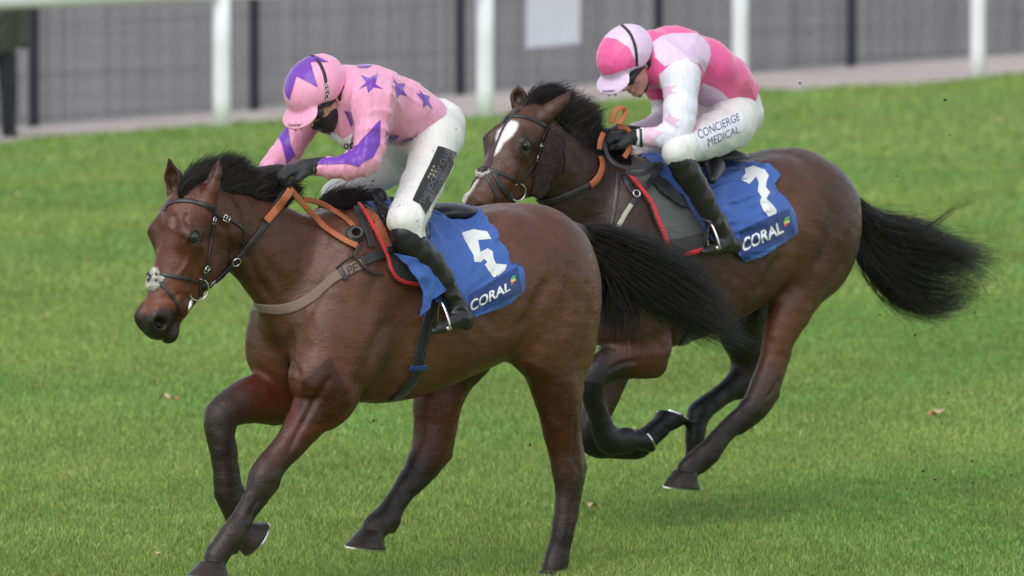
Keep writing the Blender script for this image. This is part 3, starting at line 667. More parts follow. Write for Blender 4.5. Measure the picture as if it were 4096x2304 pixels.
MK2 = [(z5_([(535, 480), (590, 438), (650, 455), (660, 480), (640, 530), (600, 585), (520, 655), (470, 735), (425, 780), (430, 720), (445, 655), (440, 600), (460, 540)]), (.68, .66, .64), 5, 'h', .96),
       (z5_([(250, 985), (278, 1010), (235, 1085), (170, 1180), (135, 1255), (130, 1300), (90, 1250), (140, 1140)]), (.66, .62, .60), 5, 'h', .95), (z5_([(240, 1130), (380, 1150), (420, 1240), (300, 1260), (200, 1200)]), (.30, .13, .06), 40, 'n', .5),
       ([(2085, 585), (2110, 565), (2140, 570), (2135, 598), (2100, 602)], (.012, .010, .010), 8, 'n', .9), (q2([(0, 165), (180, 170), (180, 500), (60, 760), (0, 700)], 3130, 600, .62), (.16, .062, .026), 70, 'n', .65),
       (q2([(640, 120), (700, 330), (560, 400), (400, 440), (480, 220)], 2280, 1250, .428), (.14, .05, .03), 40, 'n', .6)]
body2, S2 = finish_body(F2, B2, R2, coat2, G2, MK2)
# ---------------------------------------------------------------- materials for cloth, leather, metal
def cloth_mat(name, col, rough=.45, sheen=.25, fine=700, bumpy=.12, folds=60, fs=.5, spec=.45, dirt=None, var=.06):
    m = mat(name, col, rough, sheen=sheen, spec=spec); n = noise(m, folds*.55, 3, .45, dist=.9, stretch=(1, .9, .22)); f = noise(m, fine, 2, .5)
    p = bump(m, n, fs, .012); p = bump(m, f, bumpy, .0012, p)
    c = mix(m, noise(m, 9, 3), tuple(x*(1-var) for x in col), tuple(min(1, x*(1+var)) for x in col))
    if dirt is not None:
        s = ramp(m, noise(m, 62, 2, .5), [(dirt, (0, 0, 0)), (dirt+.025, (1, 1, 1))]); g = ramp(m, noise(m, 7, 3), [(.46, (0, 0, 0)), (.62, (1, 1, 1))])
        k = mix(m, 1.0, s, g, 'MULTIPLY'); c = mix(m, k, c, (.16, .10, .07))
        g2 = ramp(m, noise(m, 5, 5, .6), [(.5, (0, 0, 0)), (.8, (.35, .35, .35))]); c = mix(m, g2, c, (.45, .38, .32))
    lk(m, c, bsdf(m).inputs['Base Color']); return m
def leather(name, col, rough=.38, fs=.25, sc=90):
    m = mat(name, col, rough, spec=.5); p = bump(m, noise(m, sc, 4, .6), fs, .002); bump(m, noise(m, sc/6, 3, .5), .25, .006, p)
    lk(m, mix(m, noise(m, 30, 4), tuple(x*.8 for x in col), tuple(x*1.35 for x in col)), bsdf(m).inputs['Base Color']); return m
M = {}
M['pink'] = cloth_mat('pink_satin', (.84, .36, .53), .36, dirt=.70); M['purple'] = cloth_mat('purple_satin', (.17, .045, .42), .34)
M['hotpink'] = cloth_mat('bright_pink_satin', (.82, .11, .32), .36, dirt=.74); M['lilac'] = cloth_mat('pale_lilac_satin', (.74, .56, .76), .36); M['white_silk'] = cloth_mat('white_satin', (.78, .79, .88), .34, dirt=.73)
M['palepink'] = cloth_mat('pale_pink_patch', (.78, .52, .68), .4)
M['breech'] = cloth_mat('white_breeches', (.76, .76, .74), .55, fs=.5, folds=55, dirt=.68); M['breech2'] = cloth_mat('grey_white_breeches', (.73, .74, .71), .55, fs=.55, folds=55)
M['patch'] = cloth_mat('white_patch', (.80, .81, .86), .5, fs=.15); M['blackcloth'] = cloth_mat('black_cloth', (.018, .018, .02), .5); M['navy'] = mat('navy_print', (.03, .05, .14), .5)
M['greyprint'] = mat('grey_print', (.16, .15, .17), .5); M['goldprint'] = mat('gold_print', (.30, .27, .14), .5)
M['boot'] = leather('black_boot_leather', (.018, .017, .018), .30, sc=60); M['boottop'] = mat('black_elastic', (.010, .010, .012), .75)
M['glove'] = cloth_mat('black_glove', (.012, .013, .015), .6, folds=90); M['skin'] = mat('skin', (.72, .43, .34), .42, sss=.15, spec=.4)
bump(M['skin'], noise(M['skin'], 300, 2), .1, .001)
M['black'] = leather('black_leather', (.022, .022, .025), .36); M['tan'] = leather('orange_leather', (.36, .105, .040), .6, sc=200); M['girth'] = cloth_mat('taupe_webbing', (.20, .135, .105), .7, fs=.1)
M['rubber'] = mat('black_rubber', (.015, .015, .017), .55); M['steel'] = mat('steel', (.72, .72, .72), .22, metal=1.0); M['lens'] = mat('dark_lens', (.02, .018, .015), .06, coat=1.0); M['amber'] = mat('amber_lens', (.30, .17, .06), .08, coat=1.0)
M['cream'] = mat('cream_band', (.62, .52, .36), .7); M['eye'] = mat('eyeball', (.006, .005, .006), .05, coat=1.0)
M['hair'] = mat('black_horsehair', (.010, .009, .010), .38, spec=.5); lk(M['hair'], ramp(M['hair'], noise(M['hair'], 26, 3), [(.4, (.006, .005, .006)), (.72, (.030, .020, .015))]), bsdf(M['hair']).inputs['Base Color']); M['hoof'] = mat('hoof', (.05, .04, .04), .5)
M['wool'] = cloth_mat('white_fleece', (.75, .72, .66), .9, fs=.6, folds=220); M['dkwool'] = cloth_mat('brown_sheepskin', (.035, .018, .018), .95, fs=.9, folds=150)
M['red'] = cloth_mat('red_trim', (.72, .025, .035), .5); M['pad'] = cloth_mat('dark_grey_pad', (.045, .05, .05), .6, fs=.15); M['pad2'] = cloth_mat('grey_pad', (.11, .12, .115), .6, fs=.12)
def blue_mat():
    m = cloth_mat('royal_blue_cloth', (.045, .125, .42), .5, fs=.3, folds=16, sheen=.3); return m
M['blue'] = blue_mat(); M['bluedk'] = cloth_mat('blue_ribbon', (.014, .045, .19), .5, fs=.1); M['white_print'] = mat('white_print', (.80, .81, .80), .6)
# ---------------------------------------------------------------- people
def fist(B, w, d, n, curl=1.0, r=.0098, k=.006):
    """a closed hand: wrist, direction towards the knuckles, outward normal of its back"""
    d = d/np.linalg.norm(d); n = n-(n@d)*d; n /= np.linalg.norm(n); s = np.cross(n, d)
    B.chain([(w-d*.02, .026), (w+d*.02, .027)], .01, None, (1, 1, 1))
    for i, o in enumerate((-.027, -.009, .009, .027)):
        l = (.9, 1.0, 1.04, .92)[i]
        B.cap(w+d*.01+s*o*.7, w+d*.078*l+s*o, .017, .0125, .014)
        K = w+d*.086*l+s*o; a = K+d*.026*curl-n*.020; b = a-d*.012-n*.026; c = b-d*.026+n*.004
        B.chain([(K, r*1.12), (a, r), (b, r*.95), (c, r*.85)], k)
    t0 = w+d*.025+s*.036-n*.008; B.chain([(t0, .015), (t0+d*.034+s*.010-n*.016, .0125), (t0+d*.052-s*.010-n*.030, .0105)], .012)
def face(B, H, k=.012):
    A = dict(fr=H); sk = None
    B.ell((0, -.004, 0), (.100, .100, .078), .02, sk, **A); B.ell((-.055, .030, 0), (.080, .062, .062), .02, sk, **A)
    B.ell((-.128, .072, 0), (.018, .018, .022), .02, sk, **A); B.ell((-.082, .072, 0), (.026, .022, .030), .015, sk, **A)
    for g in (1, -1):
        B.cap((-.085, .0, .052*g), (-.126, .064, .014*g), .020, .018, .02, sk, **A); B.ell((-.046, .066, .038*g), (.022, .022, .022), .015, sk, **A)
        B.cap((.004, .092, .010*g), (0, .078, .045*g), .010, .010, .012, sk, **A); B.ell((-.018, .090, .030*g), (.012, .010, .017), .008, sk, op='sub', **A)
        B.ell((-.018, .081, .030*g), (.010, .011, .013), .003, sk, **A); B.ell((-.066, .100, .010*g), (.008, .009, .007), .005, sk, **A)
        B.ell((-.028, -.004, .079*g), (.031, .019, .008), .006, sk, **A); B.ell((-.026, .0, .087*g), (.018, .010, .004), .005, sk, op='sub', **A)
    B.cap((-.012, .094, 0), (-.060, .116, 0), .008, .0115, .010, sk, **A)
    B.ell((-.087, .094, 0), (.006, .009, .024), .004, sk, **A); B.ell((-.101, .092, 0), (.007, .009, .021), .004, sk, **A); B.ell((-.094, .103, 0), (.002, .011, .022), .002, sk, op='sub', **A)
class Jockey:
    pass
def jockey(fr, S, J, name='person'):
    """J: traced joints (photo px, photo py, v) and radii in photo px"""
    Q = fr.Q; N = lambda L, g=0.0: [(Q(x, y, v), max(r/S+g, .01)) for x, y, v, r in L]; out = Jockey()
    c = img_dir(fr, *J['crown']); f = img_dir(fr, *J['face']); c = c/np.linalg.norm(c); f = f-(f@c)*c; f /= np.linalg.norm(f); l = np.cross(c, f)
    if l[1] < 0: l = -l
    H = SubFrame(Q(*J['head']), [c, f, l]); out.H = H
    allp = np.array([n[0] for k in ('torso', 'arm', 'farm', 'leg', 'fleg', 'boot') for n in N(J[k])]); mir = lambda p: np.array([p[0], -p[1], p[2]])
    lo = np.minimum(allp.min(0), [9, -.48, 9])-.16; hi = np.maximum(allp.max(0), [-9, .48, -9])+.16; hi[2] = max(hi[2], (H.to([0, 0, 0])[0])[2]+.17); h = .0042
    base = Q(*J['base'])
    root = empty(name, fr.M@Matrix.Translation(Vector(base))); PI = Matrix.Translation(-Vector(base))
    def put(nm, V, Fs, mats, lay=(), parent=None):
        o = build(nm, [(V, Fs, 0)]+list(lay), parent or root, mats); 
        o.matrix_parent_inverse = PI if parent is None else Matrix.Identity(4); return o
    out.root, out.put = root, put
    # body under the clothes
    B = Blob(lo, hi, h); face(B, H); nk = H.to([-.06, -.03, 0])[0]; tor = N(J['torso'], -.018)
    B.chain([(nk, .052), (tor[0][0]*.6+nk*.4, .055), (tor[0][0], .075)], .03); B.chain(tor, .04, None, (1, 1.4, 1))
    for kk in ('arm', 'farm'): B.chain(N(J[kk], -.020), .03)
    for kk in ('leg', 'fleg'): B.chain(N(J[kk], -.024), .03)
    wr, wf = N(J['arm'])[-1][0], N(J['farm'])[-1][0]
    hd, hn = [img_dir(fr, *x) for x in J['hand']]; B.cap(wr, wr+hd*.05, .022, .018, .01); B.cap(wf, wf+hd*.05, .022, .018, .01)
    bt = N(J['boot'], -.012); B.chain(bt, .02); B.chain([(mir(p), r) for p, r in bt], .02); B.cap(N(J['leg'])[-1][0], bt[1][0], .032, .036); B.cap(N(J['fleg'])[-1][0], mir(bt[1][0]), .032, .036)
    me = B.mesh('body'); put('body', B.V, B.quads.tolist(), [M['skin']], ()); bpy.data.meshes.remove(me); out.headS = Surf(fr, B.V, B.quads.tolist())
    # jersey
    B = Blob(lo, hi, h); T = N(J['torso']); B.chain(T, .05, None, (1, J.get('tw', 1.38), 1), ki=.03)
    sh, fs = N(J['arm']), N(J['farm']); B.cap(T[0][0], sh[0][0], .09, sh[0][1]*1.02, .06); B.cap(T[0][0], fs[0][0], .09, fs[0][1]*1.02, .06)
    B.cap(T[1][0], sh[0][0], .10, sh[0][1]*.95, .06)
    if 'sag' in J: B.chain(N(J['sag']), .05, None, (1, 1.2, 1), ki=.03)
    B.chain(sh, .035, ki=.02); B.chain(fs, .035, ki=.02)
    B.cap(T[0][0], tor[0][0]*.45+nk*.55, .085, .062, .04)
    for w_, p_ in ((sh[-1][0], sh[-2][0]), (fs[-1][0], fs[-2][0])):
        d = (w_-p_)/np.linalg.norm(w_-p_); E = SubFrame(w_, [d, np.cross(d, [0, 0, 1.0])/np.linalg.norm(np.cross(d, [0, 0, 1.0])), np.cross(d, np.cross(d, [0, 0, 1.0]))/np.linalg.norm(np.cross(d, [0, 0, 1.0]))])
        B.ell((.052, 0, 0), (.05, .1, .1), .006, fr=E, op='sub')
    pw, nw = T[-1][0], T[-1][0]-T[-2][0]; nw /= np.linalg.norm(nw); e1 = np.cross(nw, [0, 1.0, 0]); E = SubFrame(pw, [nw, np.array([0, 1.0, 0])-nw*nw[1], e1/np.linalg.norm(e1)])
    B.ell((.15+J.get('hem', .02), 0, 0), (.15, .6, .6), .01, fr=E, op='sub')
    V, Fs = blob_cloth(B, J.get('amp', .0044), J['seed'], 95); SJ = Surf(fr, V, Fs); out.jersey = SJ
    lay = []; 
    for q_, (mi, poly) in enumerate(J['jersey_marks']):
        dv, df = decal(SJ, poly, .0012+.0005*q_, 5); lay.append((dv, df, mi))
    put('jersey', V, Fs, J['jersey_mats'], lay)
    # breeches
    B = Blob(lo, hi, h); P = N(J['pelvis']); B.chain(P, .05, None, (1, 1.25, 1), ki=.03)
    L, FL = N(J['leg']), N(J['fleg']); B.chain(L, .06, ki=.02); B.chain(FL, .06, ki=.02); B.ell(Q(*J['butt'][:3]), (J['butt'][3]/S,)*3, .05); b2 = Q(*J['butt'][:3]); B.ell(mir(b2), (J['butt'][3]/S,)*3, .05)
    for LL in (L, FL):
        w_, p_ = LL[-1][0], LL[-2][0]; d = (w_-p_)/np.linalg.norm(w_-p_); a = np.cross(d, [0, 1.0, 0]); a /= np.linalg.norm(a); E = SubFrame(w_, [d, a, np.cross(d, a)])
        B.ell((.12+.03, 0, 0), (.12, .11, .11), .006, fr=E, op='sub')
    knee = L[-2][0]; V, Fs = blob_cloth(B, .0044, J['seed']+7, 95, mask=lambda V: .45+.9*np.exp(-(np.linalg.norm(V-knee, axis=1)/.13)**2)+.7*np.exp(-(np.linalg.norm(V-P[-1][0], axis=1)/.14)**2)); SB = Surf(fr, V, Fs); out.breech = SB; lay = []
    for mi, poly in J['breech_marks']:
        dv, df = decal(SB, poly, .0014+.0008*(mi > 1), 5); lay.append((dv, df, mi))
    put('breeches', V, Fs, J['breech_mats'], lay)
    # boots
    for g in (1, -1):
        B = Blob(lo, hi, h); b = N(J['boot']); ft = N(J['foot']); b = b if g == 1 else [(mir(p), r) for p, r in b]; ft = ft if g == 1 else [(mir(p), r) for p, r in ft]
        B.chain(b, .02, ki=.012); B.chain(ft, .03, None, (1, .9, .85), ki=.015); B.cap(ft[0][0]+[0, 0, -.014], ft[1][0]+[0, 0, -.004], .028, .020, .008)
        top, nx = b[0][0], b[1][0]; d = (top-nx)/np.linalg.norm(top-nx); a = np.cross(d, [0, 1.0, 0]); a /= np.linalg.norm(a); E = SubFrame(top, [d, a, np.cross(d, a)]); B.ell((.10+J.get('bcut', .045), 0, 0), (.1, .2, .2), .006, fr=E, op='sub')
        ank = b[-2][0]
        V, Fs = blob_cloth(B, J.get('bootamp', .0022), J['seed']+20, 150, mask=lambda V: .25+1.3*np.exp(-(np.linalg.norm(V-ank, axis=1)/.10)**2)); SBt = Surf(fr, V, Fs)
        lay = []
        if g == 1:
            out.boot = SBt
            if 'band' in J: dv, df = decal(SBt, J['band'], .0012); lay.append((dv, df, 1))
        put('boot', V, Fs, [M['boot'], M['boottop']], lay)
    # gloves
    for w_, nm in ((wr, 1), (wf, -1)):
        B = Blob(w_-.16, w_+.16, .0032); n2 = hn if nm == 1 else np.array([hn[0], -hn[1], hn[2]]); fist(B, w_+hd*.012, hd, n2, J.get('curl', 1.0)); B.cap(w_-hd*.05, w_+hd*.03, .033, .034, .01)
        me = B.mesh('x'); bpy.data.meshes.remove(me); put('glove', B.V, B.quads.tolist(), [M['glove']])
    # helmet under a silk cap
    B = Blob(H.to([0, 0, 0])[0]-.26, H.to([0, 0, 0])[0]+.26, .0042)
    B.ell((.035, -.002, 0), (.105, .138, .118), .01, fr=H); B.ell((-.135, -.05, 0), (.125, .30, .3), .012, fr=H, op='sub'); B.ell((-.106, .12, 0), (.130, .13, .3), .012, fr=H, op='sub')
    B.cap((.012, .118, .052), (.012, .118, -.052), .010, .010, .02, None, (.6, 1, 1), fr=H)
    B.ell((.006, .136, 0), (.011, .062, .095), .012, fr=H, rot=[[math.cos(.3), math.sin(.3), 0], [-math.sin(.3), math.cos(.3), 0], [0, 0, 1]])
    ring = [H.to([(-.005+.010*math.cos(a)), .136*math.cos(a)-.002, .117*math.sin(a)])[0] for a in np.linspace(0, 2*math.pi, 30)]
    V, Fs = blob_cloth(B, .0012, J['seed']+40, 120); SH = Surf(fr, V, Fs); out.helmet = SH; lay = []
    for mi, poly in J['cap_marks']:
        dv, df = decal(SH, poly, .0022+.0004*mi, 5); lay.append((dv, df, mi))
    bow = Blob(H.to([0, .19, 0])[0]-.07, H.to([0, .19, 0])[0]+.07, .0035)
    for s_ in (1, -1):
        bow.ell((.004, .176, .020*s_), (.010, .012, .019), .006, fr=H); bow.cap((.0, .178, .004*s_), (-.030, .180, .020*s_), .006, .005, .006, fr=H)
    bow.ell((.003, .178, 0), (.008, .010, .008), .005, fr=H); me = bow.mesh('x'); bpy.data.meshes.remove(me)
    helm = put('helmet', V, Fs, J['cap_mats'], lay+[(bow.V, bow.quads.tolist(), J.get('bow', 0))])
    # goggles, their band over the cap, harness with chin cup
    B = Blob(H.to([0, 0, 0])[0]-.26, H.to([0, 0, 0])[0]+.26, .004)
    for s_ in (1, -1):
        B.ell((-.024, .093, .033*s_), (.026, .024, .038), .008, fr=H); B.cap((-.022, .085, .06*s_), (-.016, .02, .088*s_), .012, .010, .01, None, (1.2, .5, 1), fr=H)
    me = B.mesh('x'); bpy.data.meshes.remove(me); gl = [(*decal(out.headS, p_, o_, 5), k_) for k_, o_, p_ in J['goggle_marks']]; gog = put('goggles', B.V, B.quads.tolist(), [M['black'], M[J['lens']], M['cream']], gl)
    lens = []
    for s_ in (1, -1):
        t = [H.to([-.022+.019*math.sin(a)*k, .119-.030*(abs(.034+.028*math.cos(a)*k)/.07)**2-.006*k*k, s_*(.034+.028*math.cos(a)*k)])[0] for k in (.001, .5, 1) for a in np.linspace(0, 2*math.pi, 24, endpoint=False)]
        lens.append((np.array(t), [[i+24*k, (i+1) % 24+24*k, (i+1) % 24+24*(k+1), i+24*(k+1)] for k in (0, 1) for i in range(24)], 0))
    lo_ = build('lens', lens, gog, [M[J['lens']]])
    P_, N_, rb = strap(SH, J['gband'], .013, .002, .001); put('goggle_strap', rb[0], rb[1], [M['rubber']])
    B = Blob(H.to([0, 0, 0])[0]-.26, H.to([0, 0, 0])[0]+.26, .004)
    for s_ in (1, -1):
        B.chain([(np.array((-.002, -.02, .088*s_)), .014), (np.array((-.045, -.012, .084*s_)), .016), (np.array((-.095, .012, .060*s_)), .014), (np.array((-.135, .05, .028*s_)), .012), (np.array((-.145, .066, 0)), .012)], .01, None, (1, 1, .6), fr=H)
        B.chain([(np.array((-.002, -.03, .090*s_)), .012), (np.array((-.055, -.07, .074*s_)), .016), (np.array((-.075, -.095, 0)), .018)], .01, fr=H)
    me = B.mesh('x'); bpy.data.meshes.remove(me); put('chin_strap', B.V, B.quads.tolist(), [M['black']])
    if J.get('mask'):
        B = Blob(H.to([0, 0, 0])[0]-.26, H.to([0, 0, 0])[0]+.26, .004)
        B.ell((-.075, .045, 0), (.060, .066, .066), .02, fr=H); B.ell((-.125, .065, 0), (.024, .028, .034), .02, fr=H); B.cap((-.055, .098, 0), (-.075, .108, 0), .016, .016, .02, fr=H)
        B.chain([(np.array((-.10, .01, 0)), .062), (np.array((-.15, -.03, 0)), .064)], .03, fr=H); B.ell((.03, .08, 0), (.075, .08, .09), .01, fr=H, op='sub')
        me = B.mesh('x'); V, Fs = B.V, B.quads.tolist(); bpy.data.meshes.remove(me); put('face_mask', V, Fs, [M['blackcloth']])
    return out
def zz(o, s, L): return [(o[0]+p[0]*s, o[1]+p[1]*s)+((p[2],) if len(p) > 2 else ())+((p[3]*s,) if len(p) > 3 else ()) for p in L]
A1 = (1000, 150); sA = 900/1449; A3 = (1300, 700)
z1 = lambda L: zz(A1, sA, L); z3 = lambda L: zz(A3, sA, L)
NUM1 = z1([(480, 590), (560, 612), (600, 648), (672, 612), (655, 650), (648, 725), (600, 690), (570, 665), (520, 640)])
J1 = dict(seed=3, crown=(-.5, .707, .5), face=(-.5, -.707, .5), head=z1([(444, 352, 0)])[0], base=(1740, 1330, .3),
  torso=z1([(610, 378, 0, 185), (760, 392, 0, 200), (920, 455, 0, 196), (1040, 520, 0, 182), (1115, 585, 0, 168)]),
  arm=z1([(800, 400, .19, 112), (785, 500, .2, 108), (775, 610, .22, 94), (770, 710, .23, 92), (748, 790, .235, 92), (650, 832, .21, 80), (545, 842, .18, 66), (455, 838, .14, 52), (400, 832, .12, 42)]),
  farm=z1([(370, 530, -.19, 84), (310, 620, -.21, 84), (250, 720, -.23, 92), (190, 790, -.22, 86), (130, 840, -.17, 66), (105, 880, -.14, 46)]),
  sag=z1([(600, 545, .02, 118), (680, 600, .05, 118), (780, 640, .06, 100)]), pelvis=z1([(1190, 560, 0, 172), (1175, 645, 0, 180)]), butt=z1([(1178, 640, .085, 172)])[0],
  leg=z1([(1180, 690, .11, 150), (1165, 800, .15, 142), (1105, 950, .2, 130), (1045, 1085, .25, 124), (1006, 1175, .28, 116), (1040, 1275, .29, 92)]),
  fleg=z1([(1060, 740, -.10, 140), (860, 850, -.17, 125), (660, 950, -.24, 112), (560, 1015, -.26, 95), (600, 1110, -.27, 80)]),
  boot=z3([(505, 372, .285, 84), (545, 425, .29, 92), (610, 490, .30, 86), (692, 565, .31, 78), (765, 665, .325, 66), (805, 750, .33, 57), (850, 830, .335, 56), (880, 905, .34, 56)]),
  foot=z3([(912, 930, .34, 50), (830, 935, .345, 52), (745, 985, .35, 38), (702, 1005, .352, 26)]), hand=((-1, -.15, .3), (-.1, 1, .5)), curl=1.1,
  jersey_mats=[M['pink'], M['purple'], M['cream'], M['white_print'], M['navy']],
  jersey_marks=[(1, z1(p)) for p in (
    [(712, 243), (765, 262), (824, 231), (808, 300), (857, 333), (795, 322), (762, 360), (752, 312), (705, 333), (748, 288)],
    [(916, 258), (950, 298), (995, 297), (985, 338), (1011, 378), (965, 365), (943, 400), (940, 352), (910, 310), (938, 308)],
    [(1085, 335), (1115, 368), (1156, 378), (1150, 410), (1176, 465), (1140, 430), (1112, 450), (1113, 410), (1068, 358), (1100, 368)],
    [(680, 178), (790, 180), (760, 196), (700, 197)],
    [(838, 530), (836, 680), (790, 775), (730, 800), (700, 833), (620, 812), (480, 818), (420, 818), (425, 783), (560, 772), (620, 745), (650, 712), (700, 690), (720, 660), (780, 590)],
    [(880, 600), (895, 630), (962, 628), (930, 660), (905, 668), (895, 692), (862, 690), (875, 640)],
    [(1075, 608), (1070, 635), (1090, 640), (1040, 655), (965, 680), (1000, 655), (1060, 640)],
    [(610, 468), (655, 480), (660, 520), (675, 545), (650, 570), (635, 520)],
    [(262, 505), (245, 560), (255, 640), (262, 700), (285, 760), (230, 815), (215, 740), (205, 690), (188, 645), (215, 610), (240, 560)])]
   + [(2, z1([(385, 780), (427, 785), (405, 882), (375, 878)])), (3, NUM1), (4, text2d('oc', z1([(606, 676), (668, 668), (668, 706), (606, 710)]), bold=.02))],
  breech_mats=[M['breech'], M['blackcloth'], M['greyprint'], M['goldprint']],
  breech_marks=[(1, z1([(1210, 700), (1235, 703), (1330, 740), (1320, 800), (1270, 900), (1200, 1020), (1130, 1142), (1095, 1075), (1045, 1048), (1100, 930), (1160, 810)])),
    (2, text2d('THE JOCKEY CLUB', z1([(1088, 1062), (1268, 708), (1304, 732), (1128, 1084)]))), (2, text2d('RACECOURSES', z1([(1148, 1050), (1272, 806), (1300, 818), (1176, 1066)])))]
   + [(3, z1([(x, y-10), (x+9, y), (x, y+12), (x-9, y)])) for x, y in ((1182, 832), (1171, 856), (1160, 880), (1149, 898), (1192, 862), (1180, 884))],
  band=z3([(440, 425), (520, 395), (650, 352), (672, 395), (560, 455), (462, 470)]),
  cap_mats=[M['pink'], M['purple']], cap_marks=[(1, z1([(250, 152), (320, 118), (380, 104), (430, 122), (505, 160), (390, 158), (405, 215), (437, 320), (300, 250), (255, 402), (232, 370), (205, 262), (204, 240), (225, 190)])), (1, z1([(192, 262), (200, 300), (190, 318)]))],
  lens='amber', mask=True, goggle_marks=[(0, .016, z1([(270, 500), (300, 485), (400, 430), (495, 392), (500, 432), (470, 446), (420, 492), (340, 520)])), (1, .022, z1([(345, 518), (420, 490), (470, 440), (496, 432), (488, 470), (450, 512), (400, 528)]))], gband=z1([(388, 110), (440, 155), (475, 225), (488, 290), (497, 350), (492, 395)]))
A2 = (2250, 50); A4 = (2300, 500); s4 = 950/1966
z2 = lambda L: zz(A2, sA, L); z4 = lambda L: zz(A4, s4, L)
J2 = dict(seed=13, crown=(-.53, .66, .53), face=(-.53, -.66, .53), head=z2([(426, 300, 0)])[0], base=(2860, 1005, .3), tw=1.3,
  torso=z2([(568, 300, 0, 168), (715, 285, 0, 184), (880, 352, 0, 190), (1000, 440, 0, 178), (1085, 525, 0, 160)]),
  arm=z2([(760, 400, .18, 106), (762, 500, .2, 106), (758, 620, .22, 104), (752, 720, .23, 100), (745, 778, .235, 84), (655, 798, .2, 70), (565, 806, .16, 56), (500, 806, .13, 48), (468, 806, .12, 44)]),
  farm=z2([(520, 370, -.17, 84), (600, 470, -.19, 82), (655, 600, -.20, 78), (640, 690, -.19, 70), (560, 735, -.16, 56), (470, 765, -.12, 46), (410, 775, -.10, 42)]),
  pelvis=z2([(1100, 590, 0, 160), (1110, 650, 0, 168)]), butt=z2([(1095, 680, .085, 152)])[0],
  leg=z2([(1085, 740, .11, 146), (985, 780, .17, 140), (880, 828, .22, 122), (790, 868, .26, 104), (735, 900, .275, 88), (765, 960, .28, 74)]),
  fleg=z2([(960, 720, -.10, 130), (760, 780, -.19, 112), (620, 830, -.24, 100), (540, 870, -.25, 84), (590, 960, -.26, 70)]),
  bcut=.02, boot=z4([(815, 240, .275, 76), (858, 292, .28, 98), (925, 390, .285, 112), (990, 490, .29, 100), (1055, 600, .30, 94), (1115, 710, .31, 86), (1175, 820, .32, 80), (1235, 915, .325, 84)]),
  foot=z4([(1325, 985, .33, 62), (1240, 1000, .335, 62), (1130, 1035, .34, 44), (1070, 1048, .345, 30)]), hand=((-1, .08, .25), (-.1, 1, .5)), curl=1.0, bootamp=.0038, amp=.0036,
  jersey_mats=[M['hotpink'], M['lilac'], M['white_silk'], M['palepink'], M['blackcloth']],
  jersey_marks=[(1, z2([(580, 190), (640, 150), (700, 135), (860, 133), (910, 170), (945, 215), (955, 270), (935, 340), (885, 440), (875, 480), (865, 330), (800, 300), (700, 330), (660, 350), (600, 290), (590, 240)])),
    (2, z2([(625, 400), (700, 330), (800, 298), (868, 340), (885, 440), (868, 560), (875, 650), (830, 790), (740, 872), (520, 868), (430, 856), (430, 750), (520, 742), (650, 690), (650, 560), (635, 480)])),
    (1, z2([(890, 445), (1000, 490), (1060, 540), (1100, 600), (1080, 632), (960, 640), (870, 665), (865, 560), (868, 490)])),
    (2, z2([(560, 560), (650, 560), (650, 700), (470, 810), (400, 800), (400, 730), (540, 690)])),
    (3, z2([(650, 480), (735, 468), (700, 500), (740, 520), (690, 525), (655, 560)])), (3, z2([(660, 690), (690, 650), (715, 675), (760, 690), (725, 705), (740, 745), (700, 715)])),
    (3, z2([(525, 750), (570, 738), (600, 760), (655, 770), (610, 795), (590, 830), (600, 862), (525, 855)])), (4, z2([(495, 752), (513, 754), (516, 864), (498, 862)]))],
  breech_mats=[M['breech2'], M['patch'], M['navy']],
  breech_marks=[(1, z2([(848, 768), (1000, 690), (1150, 640), (1168, 752), (1010, 832), (900, 902), (878, 850)])),
    (2, text2d('CONCIERGE', z2([(862, 764), (1132, 648), (1142, 694), (880, 818)]))), (2, text2d('MEDICAL', z2([(925, 815), (1128, 730), (1138, 772), (938, 868)]), shear=.15))],
  cap_mats=[M['lilac'], M['hotpink']], bow=0,
  cap_marks=[(1, z2([(212, 215), (250, 158), (345, 172), (430, 230), (466, 310), (470, 344), (330, 392), (217, 415), (206, 330)])), (1, z2([(178, 232), (195, 165), (250, 105), (330, 80), (342, 84), (285, 112), (255, 140), (236, 162), (206, 192)])), (1, z2([(160, 420), (215, 425), (205, 478), (170, 470)]))],
  lens='lens', goggle_marks=[(0, .012, z2([(290, 472), (350, 440), (440, 368), (474, 356), (474, 405), (456, 448), (410, 466), (360, 470)])), (1, .017, z2([(310, 468), (360, 440), (410, 410), (425, 440), (405, 462), (350, 469)])), (2, .019, z2([(437+17*math.cos(a), 420+19*math.sin(a)) for a in np.linspace(0, 2*math.pi, 14)[:-1]]))], gband=z2([(382, 82), (430, 130), (462, 200), (475, 270), (478, 345)]))
P1 = jockey(F1, 1025.0, J1); tag(P1.root, 'jockey in pink silks with purple stars crouched over the front horse', 'jockey', 'jockeys racing')
P2 = jockey(F2, 940.0, J2); tag(P2.root, 'jockey in bright pink and lilac silks with white sleeves on the rear horse', 'jockey', 'jockeys racing')
